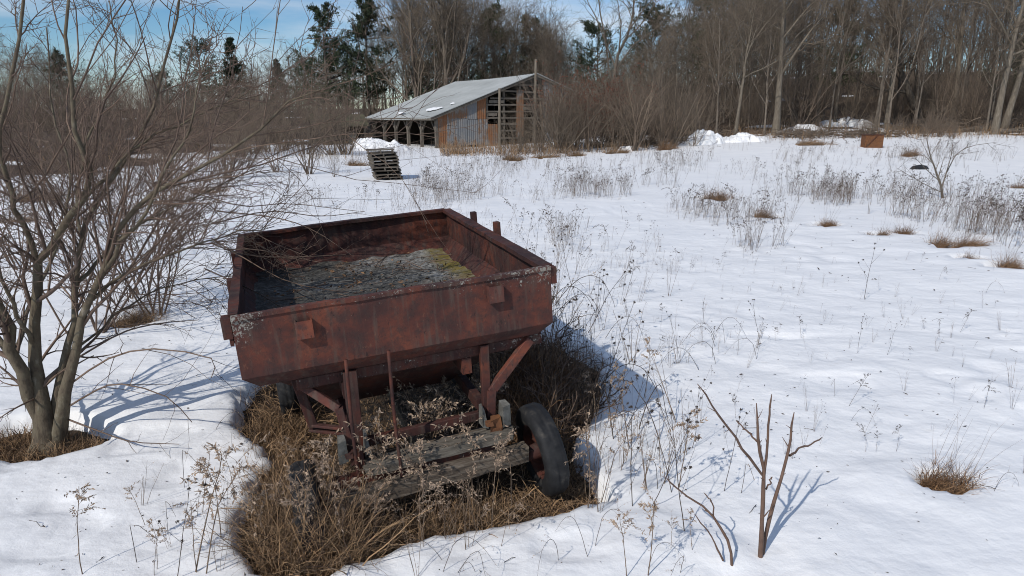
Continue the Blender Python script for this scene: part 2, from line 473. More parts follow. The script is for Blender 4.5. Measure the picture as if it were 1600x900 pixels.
def grow(P, R, n, rng, t0=0.25, t1=0.98, ang=50, angv=12, lf=0.5, lv=0.25, taper=0.6, rf=0.6, up=0.05, wob=0.18, N=5, rmin=0.002, minlen=0.0):
    """n children on every parent line"""
    B = len(P)
    idx = np.repeat(np.arange(B), n); K = len(idx)
    t = t0 + (t1 - t0) * ((np.tile(np.arange(n), B) + rng.random(K)) / n)
    p, d = interp(P[idx], t)
    plen = np.linalg.norm(np.diff(P, axis=1), axis=2).sum(1)[idx]
    f = t * (R.shape[1] - 1); i = np.minimum(f.astype(int), R.shape[1] - 2); fr = f - i
    pr = R[idx, i] * (1 - fr) + R[idx, i + 1] * fr
    a = unit(np.cross(d, rng.normal(size=(K, 3))))
    an = np.radians(ang + angv * rng.normal(size=K))[:, None]
    d = unit(d * np.cos(an) + a * np.sin(an))
    L = np.maximum(minlen, lf * plen * (1 - taper * t) * np.exp(lv * rng.normal(size=K)))
    out = np.empty((K, N, 3)); out[:, 0] = p
    for k in range(1, N):
        d = d + wob * rng.normal(size=(K, 3)); d[:, 2] += up; d = unit(d)
        out[:, k] = out[:, k - 1] + d * (L / (N - 1))[:, None]
    r0 = np.maximum(rmin, pr * rf)
    rr = r0[:, None] * np.linspace(1, 0.3, N)[None, :]
    return out, np.maximum(rr, rmin * 0.5)

def spline(pts, n):
    pts = np.array(pts, float)
    P = np.vstack([2 * pts[0] - pts[1], pts, 2 * pts[-1] - pts[-2]])
    seg = len(pts) - 1; o = []
    for s_ in np.linspace(0, seg - 1e-6, n):
        i = int(s_); f = s_ - i; a, b, c, d = P[i:i + 4]
        o.append(.5 * (2 * b + (c - a) * f + (2 * a - 5 * b + 4 * c - d) * f * f + (3 * b - a - 3 * c + d) * f ** 3))
    return np.array(o)

# ------------------------------------------------------------------ where the snow has melted out
#   (x, y, rx, ry) ellipses; the wagon's bare strip is a polygon
WAGON_POLY = [(-1.42, 3.52), (-1.72, 3.85), (-1.84, 4.35), (-1.80, 4.75), (-2.0, 5.2), (-2.42, 5.6), (-2.62, 6.2), (-2.62, 6.9), (-2.5, 7.6), (-1.2, 8.2),
              (0.5, 8.1), (0.95, 7.2), (0.92, 6.4), (0.74, 5.85), (0.50, 5.25), (0.58, 4.75), (0.66, 4.42), (0.28, 4.20), (-0.43, 4.02), (-0.95, 3.72), (-1.2, 3.50)]
def poly_sd(x, y, poly):
    p = np.array(poly); n = len(p)
    d = np.full(x.shape, 1e9); inside = np.zeros(x.shape, bool)
    for i in range(n):
        a = p[i]; b = p[(i + 1) % n]; e = b - a
        t = np.clip(((x - a[0]) * e[0] + (y - a[1]) * e[1]) / (e @ e), 0, 1)
        d = np.minimum(d, np.hypot(x - a[0] - t * e[0], y - a[1] - t * e[1]))
        c = ((a[1] > y) != (b[1] > y)) & (x < (b[0] - a[0]) * (y - a[1]) / (b[1] - a[1] + 1e-12) + a[0])
        inside ^= c
    return np.where(inside, -d, d)

# grass tussocks: pixel x, y of the base, width in pixels, height factor, kind, label
TUSS = [
    (1196, 338, 50, .55, 'r', 'low russet grass tussock melting out of the snow in the open field'),
    (1118, 310, 52, .8, 'r', 'russet grass tussock at the end of a strip of pale weeds'),
    (1290, 352, 46, .4, 'r', 'small flat russet tussock among tall weed stalks'),
    (1372, 366, 44, .4, 'r', 'flat dark russet patch of grass beside a longer grass mat'),
    (1412, 364, 52, .55, 'r', 'russet grass mat spread wide below the tall weed stalks'),
    (1490, 382, 90, .75, 'r', 'large swept-over brown grass tussock on the snowy field'),
    (1514, 402, 28, .4, 'r', 'tiny brown grass clump below the large swept-over tussock'),
    (1566, 414, 64, .5, 'r', 'brown grass tussock with upright stalks at the edge of the picture'),
    (1592, 294, 40, .7, 'r', 'russet grass clump near the bare sapling at the picture edge'),
    (1478, 752, 96, .38, 'r', 'brown grass clump in a melted hollow on the near snow'),
    (1412, 243, 44, 1.2, 'r', 'reddish grass clump beside the rusty steel tank'),
    (800, 250, 42, 1.3, 'g', 'rounded brown grass mound before the barn wall'),
    (846, 246, 54, 1.1, 'g', 'broad brown grass mound among shrubs right of the barn'),
    (900, 243, 40, 1.0, 'g', 'low brown grass mound between snow patches past the barn'),
    (962, 239, 46, 1.0, 'g', 'brown grass mound under the grey shrubs past the barn'),
    (1036, 233, 40, 1.1, 'r', 'rusty brown grass mound left of the big snow heap'),
    (720, 240, 40, .9, 'g', 'thin brown grass clump at the foot of the barn corner'),
    (200, 500, 110, .6, 'g', 'flattened grass around the foot of the thicket behind the young tree'),
    (60, 312, 90, .8, 'g', 'brown grass bank at the far side of the snow beyond the young tree'),
    (30, 345, 70, .5, 'g', 'dark grass clump on the snow behind the young tree stems'),
    (540, 668, 20, .5, 'g', 'short tuft of grass at the snow edge left of the wagon'),
    (428, 735, 34, .3, 'g', 'small flat grass tuft poking through snow left of the wagon wheel'),
    (560, 258, 40, .9, 'g', 'dry grass clump just behind the pallet stack'),
    (1270, 225, 60, 1.0, 'g', 'brown grass clump at the wood edge behind the field'),
    (320, 300, 60, .6, 'g', 'brown grass strip on the snow beyond the thicket'),
]
PATCH = []
for (a, b, w, hf, kd, lb) in TUSS:
    p = G(a, b); sc_ = w / FPX * (p[1] / _cp)
    PATCH.append((p[0], p[1], sc_ * 0.30, sc_ * 0.24))
TREE_BASE = G(72, 688, -0.05)
PATCH.append((TREE_BASE[0] - 0.10, TREE_BASE[1] + 0.02, 0.58, 0.36))
PATCH = np.array(PATCH)

def snow_sd(x, y):
    """signed distance (m) to bare ground, negative where bare"""
    s = np.full(x.shape, 9.0)
    near = (x > -6) & (x < 4) & (y > 1) & (y < 12)
    if near.any(): s[near] = poly_sd(x[near], y[near], WAGON_POLY)
    for cx, cy, rx, ry in PATCH:
        e = (np.hypot((x - cx) / rx, (y - cy) / ry) - 1) * min(rx, ry)
        s = np.minimum(s, e)
    s = s + 0.20 * fbm(x * 2.2, y * 2.2, 21, 4) * np.clip(y / 5, 0.6, 3) + 0.07 * fbm(x * 7, y * 7, 25, 3) * (y < 12)
    # broken cover under the wood and the brush beyond the field
    wd = sstep(60, 84, y + 0.22 * x) + sstep(-14, -30, x) * sstep(26, 40, y)
    f = fbm(x * 0.12, y * 0.2, 40, 4) * 4.0 + 0.9 - 1.9 * np.clip(wd, 0, 1) * sstep(0, 0.2, wd)
    s = np.where(wd > 0.02, np.minimum(s, f), s)
    # where drifted snow thins out between weeds in the middle distance
    return s

def snow_z(x, y):
    s = snow_sd(x, y)
    z = T(x, y)
    nearw = np.clip(1.6 - y / 28, 0.0, 1)
    q = fbm(x * 2.6, y * 3.4, 66, 3)
    pit = -0.030 * sstep(.08, .26, vnoise(x * 3.1, y * 3.7, 91)) * sstep(-.05, .2, fbm(x * .6, y * .6, 95, 2))
    lump = (0.055 * fbm(x * 1.1, y * 1.3, 60, 3) + 0.030 * q + 0.016 * np.abs(fbm(x * 6, y * 7, 69, 3)) + pit) * nearw
    # a soft swell towards the lip, then a steep undercut edge
    cover = sstep(-0.01, 0.065, s)
    lip = 0.018 * np.exp(-((s - 0.22) / 0.18) ** 2)
    return z + (lump + lip) * cover - 0.24 * (1 - cover)

def axis(lo, a, b, hi, step, k):
    o = list(np.arange(a, b, step)); x = b; s = step
    while x < hi: o.append(x); s = step + k * (x - b); x += s
    o.append(hi); x = a; l = []
    while True:
        s = step + k * (a - x); x -= s
        if x <= lo: break
        l.append(x)
    return np.array([lo] + l[::-1] + o)

def sheet(name, xs, ys, zf, mat):
    X, Y = np.meshgrid(xs, ys)
    Z = zf(X.ravel(), Y.ravel())
    v = np.stack([X.ravel(), Y.ravel(), Z], 1)
    nx, ny = len(xs), len(ys)
    i = np.arange(nx - 1)[None, :] + (np.arange(ny - 1) * nx)[:, None]
    q = np.stack([i, i + 1, i + nx + 1, i + nx], -1).reshape(-1, 4)
    return kind(mkobj(name, mkmesh(name, v, q, np.zeros((0, 3), np.int64), mat, True)), 'structure')

sheet('snow', axis(-420, -4.5, 4.0, 420, 0.052, 0.032), axis(-80, 2.2, 8.5, 420, 0.044, 0.021), snow_z, 'snow')
sheet('ground', axis(-420, -4, 4, 420, 0.16, 0.08), axis(-80, 2, 9, 420, 0.16, 0.08),
      lambda x, y: T(x, y) - 0.15 + 0.04 * fbm(x * 2.5, y * 2.5, 71, 3), 'soil')

# ------------------------------------------------------------------ the wagon
def build_wagon():
    rng = np.random.default_rng(4)
    ya, pi_, ro = .348, .02, -.075
    cz, sz = math.cos(ya), math.sin(ya); cx, sx = math.cos(pi_), math.sin(pi_); cy, sy = math.cos(ro), math.sin(ro)
    R = np.array([[cz, -sz, 0], [sz, cz, 0], [0, 0, 1]]) @ np.array([[1, 0, 0], [0, cx, -sx], [0, sx, cx]]) @ np.array([[cy, 0, sy], [0, 1, 0], [-sy, 0, cy]])
    Z0 = 1.68                                   # rim above the wheels' feet
    t = np.array([-0.716, 4.312, EYE - 1.102]) - R @ np.array([0, 0, Z0])
    w = empty('farm_wagon')
    m = Matrix.Identity(4)
    for i in range(3):
        for j in range(3): m[i][j] = R[i, j]
        m[i][3] = t[i]
    w.matrix_world = m
    tag(w, 'rusted steel farm wagon with a shallow open box sunk in dead grass', 'wagon')
    HW, L = 1.05, 2.857
    def zz(a): return Z0 + a
    def plate(name, a, b, mat, prof, inn, nx=26, bow=0.012, seed=0):
        """side of the box from corner a to corner b (xy), profile rows (inset, z)"""
        a = np.array(a, float); b = np.array(b, float); d = b - a; Ln = np.linalg.norm(d); d /= Ln
        n = np.array([-d[1], d[0]])                 # inward
        if n @ np.array(inn) < 0: n = -n
        rows = []
        for k in range(len(prof) - 1):
            m_ = max(1, int(abs(prof[k + 1][1] - prof[k][1]) / 0.05))
            for s_ in range(m_): rows.append(tuple(np.array(prof[k]) + (np.array(prof[k + 1]) - np.array(prof[k])) * s_ / m_))
        rows.append(prof[-1])
        g = Geo(); th = 0.012
        lay = []
        for off in (0, th):
            V = []
            for (ins, z) in rows:
                for u in np.linspace(0, 1, nx):
                    s_ = ins + (Ln - 2 * ins) * u
                    f = bow * fbm(np.array(s_ * 1.6), np.array(z * 2.2), 90 + seed, 3) * 4 * min(1, 6 * u, 6 * (1 - u))
                    f *= min(1.0, abs(z) * 6 + .35)
                    p = a + d * s_ + n * (ins + off + float(f))
                    V.append((p[0], p[1], zz(z)))
            lay.append(np.array(V))
        nr = len(rows); i = np.arange(nx - 1)[None, :] + (np.arange(nr - 1) * nx)[:, None]
        q = np.stack([i, i + 1, i + nx + 1, i + nx], -1).reshape(-1, 4)
        N = nr * nx
        q2 = q[:, ::-1] + N
        e = [[k, k + N, k + 1 + N, k + 1] for k in range(nx - 1)]
        e += [[N - nx + k, N - nx + k + 1, 2 * N - nx + k + 1, 2 * N - nx + k] for k in range(nx - 1)]
        g.add(np.vstack(lay), np.vstack([q, q2, np.array(e)]))
        return g.build(name, mat, w, False)
    prof = [(0, 0), (0, -.395), (.09, -.495)]
    front = plate('front_panel', (-HW, 0), (HW, 0), 'rustfront', prof, (0, 1), 40, .006, 1)
    front['label'] = 'rusty front panel of the box with pale lichen at its corners'
    plate('rear_panel', (-HW, L), (HW, L), 'rustin', prof, (0, -1), 26, .012, 2)
    plate('side_panel', (-HW, 0.001), (-HW, L - .001), 'rustin', prof, (1, 0), 26, .014, 3)
    plate('side_panel', (HW, 0.001), (HW, L - .001), 'rustin', prof, (-1, 0), 26, .010, 4)
    # rim lips: an angle iron running round the top, sagging a little
    def lip(a, b, wd, h, mat, seed, nseg=22):
        a = np.array(a, float); b = np.array(b, float)
        d = (b - a) / np.linalg.norm(b - a); s_ = np.cross(d, [0, 0, 1])
        V = []
        for u in np.linspace(0, 1, nseg):
            p = a + (b - a) * u
            j = fbm(np.array([u * 6.0]), np.array([seed * 3.1]), seed, 3)[0] * 0.018
            ww = wd * (1 + 0.35 * fbm(np.array([u * 14.0]), np.array([seed * 1.7]), seed + 5, 2)[0])
            for c_, e_ in ((-.5, -.5), (.5, -.5), (.5, .5), (-.5, .5)):
                V.append(p + s_ * ww * c_ + np.array([0, 0, h * e_ + j]))
        V = np.array(V); q = []
        for k in range(nseg - 1):
            for c_ in range(4): q.append([4 * k + c_, 4 * k + (c_ + 1) % 4, 4 * k + 4 + (c_ + 1) % 4, 4 * k + 4 + c_])
        q.append([0, 3, 2, 1]); n4 = 4 * (nseg - 1); q.append([n4, n4 + 1, n4 + 2, n4 + 3])
        return Geo().add(V, q).build('rim_lip', mat, w)
    lip((-HW + .03, L - .022, zz(.012)), (HW - .03, L - .022, zz(.012)), .075, .03, 'rustlip', 1)
    lip((HW - .012, .05, zz(.010)), (HW - .012, L - .03, zz(.010)), .095, .034, 'rustlip', 2)
    lip((-HW + .012, .05, zz(.008)), (-HW + .012, L - .03, zz(.008)), .06, .03, 'rust', 3)
    lip((-HW, .012, zz(.006)), (HW, .012, zz(.006)), .05, .026, 'rustfront', 4, 34)
    # sloped fillets inside, and the dirt that has collected on the floor
    zi, zf, ins = -.27, -.425, .15
    c4 = [(-HW + .014, .014), (HW - .014, .014), (HW - .014, L - .014), (-HW + .014, L - .014)]
    i4 = [(-HW + ins, ins), (HW - ins, ins), (HW - ins, L - ins), (-HW + ins, L - ins)]
    for k in range(4):
        a, b = c4[k], c4[(k + 1) % 4]; c_, d_ = i4[(k + 1) % 4], i4[k]
        th = .01
        V = [(*a, zz(zi)), (*b, zz(zi)), (*c_, zz(zf)), (*d_, zz(zf))]
        V += [(x, y, z - th) for x, y, z in V]
        Geo().add(V, [[0, 1, 2, 3], [7, 6, 5, 4], [0, 4, 5, 1], [1, 5, 6, 2], [2, 6, 7, 3], [3, 7, 4, 0]]).build('floor_fillet', 'rustin', w)
    Geo().box((0, L / 2, zz(-.485)), (2 * HW - .2, L - .2, .018)).build('box_floor', 'rustin', w)
    nx, ny = 70, 95
    xs = np.linspace(-HW + ins - .075, HW - ins + .07, nx); ys = np.linspace(ins - .07, L - ins + .05, ny)
    X, Y = np.meshgrid(xs, ys); X = X.ravel(); Y = Y.ravel()
    ed = np.minimum(np.minimum(X - xs[0], xs[-1] - X), np.minimum(Y - ys[0], ys[-1] - Y))
    Zd = -.398 + .022 * fbm(X * 3, Y * 3, 33, 4) + .03 * np.exp(-ed / .10) + .05 * fbm(X * 4, Y * 4, 51, 3) * np.exp(-ed / .12) - .05 * (X / HW) * 0.3 + .012 * fbm(X * 16, Y * 16, 37, 2)
    i = np.arange(nx - 1)[None, :] + (np.arange(ny - 1) * nx)[:, None]
    fill = mkobj('dirt_fill', mkmesh('dirt_fill', np.stack([X, Y, zz(Zd)], 1), np.stack([i, i + 1, i + nx + 1, i + nx], -1).reshape(-1, 4), np.zeros((0, 3), np.int64), 'fill', True), w)
    fill['label'] = 'grey gravelly dirt on the box floor with yellow moss in a corner'
    r3 = np.random.default_rng(41); K = 800
    lx = r3.uniform(-HW + .1, HW - .1, K); ly = r3.uniform(.1, L - .1, K)
    kk = (fbm(lx * 2.2, ly * 2.2, 47, 3) + .25 * (lx < .1) * (ly < 1.2)) > r3.uniform(-.1, .3, K); lx, ly = lx[kk], ly[kk]; K = len(lx)
    gl = Geo(); gl.add(*leaves(np.stack([lx, ly, zz(-.385 + .02 * r3.random(K))], 1), np.stack([r3.normal(size=K), r3.normal(size=K), r3.normal(0, .25, K)], 1), r3.uniform(.02, .06, K), r3.uniform(.012, .035, K), r3))
    kind(gl.build('leaf_litter', 'rustgrass', w), 'stuff')
    K = 60; p0 = np.stack([r3.uniform(-.9, .8, K), r3.uniform(.2, 2.6, K), np.full(K, zz(-.375))], 1); dd_ = unit(np.stack([r3.normal(size=K), r3.normal(size=K), r3.normal(0, .06, K)], 1)) * r3.uniform(.05, .25, K)[:, None]
    Pt = p0[:, None] + dd_[:, None] * np.linspace(-1, 1, 4)[None, :, None] + r3.normal(0, .008, (K, 4, 3))
    kind(Geo().add(*tubes(Pt, np.full((K, 4), .004), 4)).build('fallen_twigs', 'youngtwig', w), 'stuff')
    K = 260; px_ = np.stack([r3.uniform(-.9, .95, K), r3.uniform(.15, 2.7, K)], 1); gp = Geo()
    for c_ in px_: gp.box((c_[0], c_[1], zz(-.392)), r3.uniform(.008, .026, 3), None, .003, r3)
    kind(gp.build('grit', 'greycast', w), 'stuff')
    # brackets and stakes
    def bracket(x, y, z, sx_, sy_, sz_, mat, name='stake_bracket'):
        g = Geo(); g.box((x, y, zz(z)), (sx_, sy_, sz_))
        return g.build(name, mat, w)
    for x, z in ((-.638, -.125), (.626, -.102)):
        g = Geo()
        g.box((x, -.052, zz(z)), (.105, .008, .115)); g.box((x - .0485, -.024, zz(z)), (.008, .048, .115)); g.box((x + .0485, -.024, zz(z)), (.008, .048, .115))
        g.build('stake_bracket', 'rustbright', w)
    for y in (.06, 1.05, 2.05):
        g = Geo(); g.box((-HW - .032, y, zz(-.06)), (.055, .10, .13)); g.box((-HW - .018, y, zz(-.15)), (.022, .08, .05)); g.build('stake_bracket', 'rust', w)
    for y in (.05, .95, 1.35, 2.05):
        g = Geo(); g.box((HW + .024, y, zz(-.05)), (.045, .09, .12)); g.build('stake_bracket', 'rust', w)
    for y, h in ((1.38, .135), (2.09, .12)):
        g = Geo(); g.bar((HW + .075, y, zz(-.32)), (HW + .075, y, zz(h - .03)), .05, .065, (0, 1, 0)); g.build('side_stake', 'rust', w)
    for s_ in (-1, 1):
        Geo().box((s_ * .62, .0, zz(-.275)), (.010, .008, .24)).build('weld_seam', 'rust', w) if s_ > 0 else None
    # sills under the box
    g = Geo(); g.bar((-.74, .15, zz(-.545)), (1.0, .15, zz(-.545)), .07, .085, bev=.008); g.build('cross_sill', 'rustsill', w)
    for y in (1.4, 2.65):
        Geo().bar((-.95, y, zz(-.545)), (.95, y, zz(-.545)), .08, .08).build('cross_sill', 'rust', w)
    for x in (-.42, .42):
        g = Geo(); g.bar((x, .12, zz(-.65)), (x, 2.75, zz(-.65)), .07, .12); g.build('long_sill', 'rust', w)
    # hopper belly between the sills, deepened to darken the space under the box
    V = [(-.9, .2, -.5), (.9, .2, -.5), (.9, 2.66, -.5), (-.9, 2.66, -.5), (-.42, .75, -1.02), (.42, .75, -1.02), (.42, 2.1, -1.02), (-.42, 2.1, -1.02)]
    Geo().add([(x, y, zz(z)) for x, y, z in V], [[0, 1, 5, 4], [1, 2, 6, 5], [2, 3, 7, 6], [3, 0, 4, 7], [4, 5, 6, 7], [3, 2, 1, 0]]).build('hopper_belly', 'rustin', w)
    # front frame: uprights, braces, ties
    def piece(name, a, b, wd, h, mat, up=(0, 0, 1), bev=.004):
        a = (a[0], a[1], zz(a[2])); b = (b[0], b[1], zz(b[2]))
        return Geo().bar(a, b, wd, h, up, bev).build(name, mat, w)
    piece('frame_post', (-.395, .08, -.50), (-.42, .06, -1.16), .09, .06, 'rust', (0, 1, 0))
    piece('frame_post', (-.50, .05, -.74), (-.45, .05, -1.10), .055, .05, 'rustbright', (0, 1, 0))
    piece('frame_post', (.548, .09, -.50), (.522, .07, -1.12), .062, .05, 'rust', (0, 1, 0))
    piece('diagonal_brace', (.90, .10, -.53), (.565, .06, -.855), .066, .05, 'rustbright', (0, 1, 0))
    piece('diagonal_brace', (.565, .055, -.84), (.54, .05, -1.10), .064, .052, 'rustbright', (0, 1, 0))
    piece('diagonal_brace', (-.74, .30, -.57), (-.675, .30, -.94), .066, .05, 'rust', (0, 1, 0))
    piece('diagonal_brace', (-.72, .20, -.575), (-.50, .07, -.75), .055, .045, 'rustbright', (0, 1, 0))
    piece('tie_bar', (-.385, .09, -1.045), (.465, .09, -1.035), .045, .065, 'rust')
    piece('tie_bar', (-.70, .31, -.935), (-.43, .10, -.935), .04, .02, 'rustbright')
    piece('tie_bar', (-.70, .33, -.985), (-.43, .12, -.985), .04, .02, 'rust')
    piece('side_rail', (-.44, .12, -.97), (-.44, 2.2, -1.0), .06, .09, 'rust')
    piece('side_rail', (.50, .12, -.97), (.50, 2.2, -1.0), .06, .09, 'rust')
    piece('reach_pole', (0.03, -.05, -1.20), (0.0, 2.3, -1.18), .09, .10, 'oldwood')
    # bolster planks of weathered timber, split ends
    def plank(a, b, wd, h, seed, mat='oldwood', name='bolster_plank'):
        r = np.random.default_rng(seed)
        a = np.array([a[0], a[1], zz(a[2])]); b = np.array([b[0], b[1], zz(b[2])]); n = 10; V = []
        for k in range(n):
            u = k / (n - 1); p = a + (b - a) * u
            for c_, e_ in ((-.5, -.5), (.5, -.5), (.5, .42), (.42, .5), (-.42, .5), (-.5, .42)):
                V.append(p + np.array([0, wd * c_, h * e_]) + r.normal(0, .0035, 3) + (np.array([r.uniform(-.02, .012), 0, 0]) if k in (0, n - 1) else 0))
        q = [[6 * k + c_, 6 * k + (c_ + 1) % 6, 6 * k + 6 + (c_ + 1) % 6, 6 * k + 6 + c_] for k in range(n - 1) for c_ in range(6)]
        e = 6 * (n - 1)
        q += [[0, 3, 2, 1], [0, 5, 4, 3], [e, e + 1, e + 2, e + 3], [e, e + 3, e + 4, e + 5]]
        return Geo().add(V, q).build(name, mat, w)
    plank((-.40, -.06, -1.155), (.66, -.06, -1.135), .13, .075, 1)
    plank((-.36, .10, -1.20), (.60, .10, -1.19), .10, .06, 2, 'beamwood')
    piece('axle_channel', (-.62, -.05, -1.235), (.60, -.05, -1.225), .09, .07, 'rust')
    plank((-.66, -.13, -1.315), (.745, -.13, -1.285), .11, .115, 3, 'beamwood', 'axle_beam')
    for s_ in (-1, 1):
        piece('axle_spindle', (s_ * .62, -.11, -1.31), (s_ * .88, -.11, -1.31), .06, .06, 'rust')
    piece('rear_axle_beam', (-.72, 2.15, -1.31), (.72, 2.15, -1.31), .10, .11, 'rust')
    # bolster end castings
    for x, mt, fl in ((.545, 'greycast', 1), (-.435, 'greycast', -1)):
        g = Geo(); r = np.random.default_rng(8)
        g.box((x + .085 * fl, -.02, zz(-1.00)), (.05, .11, .15), None, .006, r)
        g.box((x - .075 * fl, .0, zz(-1.00)), (.03, .10, .13), None, .006, r)
        g.build('stake_casting', mt, w)
        g = Geo()
        g.box((x, -.055, zz(-1.05)), (.085, .05, .10), None, .008, r); g.box((x + .01, -.07, zz(-1.12)), (.06, .05, .09), None, .008, r); g.box((x - .05, -.075, zz(-1.03)), (.05, .03, .03), None, .004, r)
        g.build('clamp', 'rustorange' if fl > 0 else 'rust', w)
    # two thin rods standing in front of the box
    for a, b in (((-.421, -.10, -.35), (-.45, -.12, -1.34)), ((-.147, -.10, -.342), (-.165, -.14, -1.30))):
        P = spline([(a[0], a[1], zz(a[2])), ((a[0] + b[0]) / 2 - .006, a[1], zz((a[2] + b[2]) / 2)), (b[0], b[1], zz(b[2]))], 8)
        v, q = tubes(P[None], np.full((1, 8), .012), 7)
        Geo().add(v, q, [[0, k + 1, k] for k in range(1, 6)]).build('standing_rod', 'rust', w, True)
    # wheels
    def lathe(prof, n, cfun=None):
        V = []
        for k in range(n):
            a = 2 * math.pi * k / n
            for j, (x, r) in enumerate(prof):
                rr = r + (cfun(a, j) if cfun else 0)
                V.append((x, rr * math.cos(a), rr * math.sin(a)))
        m_ = len(prof); q = []
        for k in range(n):
            for j in range(m_ - 1):
                a = k * m_ + j; b = ((k + 1) % n) * m_ + j
                q.append([a, a + 1, b + 1, b])
        return np.array(V), q
    tp = [(-.070, .215), (-.082, .25), (-.088, .29), (-.083, .325), (-.070, .345), (-.056, .353), (-.050, .355), (-.036, .3565), (-.034, .3575), (-.012, .359), (-.010, .3578), (.010, .3578), (.012, .359),
          (.034, .3575), (.036, .3565), (.050, .355), (.056, .353), (.070, .345), (.083, .325), (.088, .29), (.082, .25), (.070, .215)]
    r2 = np.random.default_rng(11)
    tread = r2.normal(0, .003, (72, len(tp)))
    def cf(a, j):
        k = int(round(a / (2 * math.pi) * 72)) % 72
        lug = -.0022 if (k % 3 == 0 and 4 <= j <= 17) else 0
        return lug + tread[k, j] * .4
    tv, tq = lathe(tp, 72, cf)
    tyre_me = mkmesh('tyre', tv, np.array(tq), np.zeros((0, 3), np.int64), 'tyre', True)
    rp_ = [(-.066, .222), (-.062, .205), (-.045, .195), (-.01, .19), (.02, .175), (.035, .13), (.03, .09), (.05, .075), (.055, .02)]
    rv, rq = lathe(rp_, 40)
    rim_me = mkmesh('rim', rv, np.array(rq), np.zeros((0, 3), np.int64), 'rust', True)
    hp = [(-.12, .0), (-.12, .055), (-.05, .06), (.03, .075), (.07, .05), (.075, 0.0)]
    hv, hq = lathe(hp, 20)
    hub_me = mkmesh('hub', hv, np.array(hq), np.zeros((0, 3), np.int64), 'rust', True)
    # front wheels on a steered axle, rear wheels square to the box
    for x, y, z, rz_, ry_, lb in ((.868, -.10, -1.315, 0.0, -.10, 'black front wheel standing free of the grass'), (-.78, -.13, -1.345, -.03, .05, 'front wheel half buried in dead grass'),
                                  (.84, 2.12, -1.33, 0, 0, None), (-.84, 2.12, -1.33, 0, 0, None)):
        wh = empty('wheel', (x, y, zz(z)), 0, .95, w)
        wh.rotation_euler = (r2.uniform(0, 6), ry_, rz_ + (0 if x > 0 else math.pi))
        wh.rotation_mode = 'ZYX' if False else 'XYZ'
        if lb: wh['label'] = lb
        for nm, me in (('tyre', tyre_me), ('rim', rim_me), ('hub', hub_me)): mkobj(nm, me, wh)
    return w, R, t, Z0

WAGON, WR, WT, WZ0 = build_wagon()
def WL(x, y, z):
    """wagon frame (z below the rim) to world"""
    return WR @ np.array([x, y, z + WZ0]) + WT

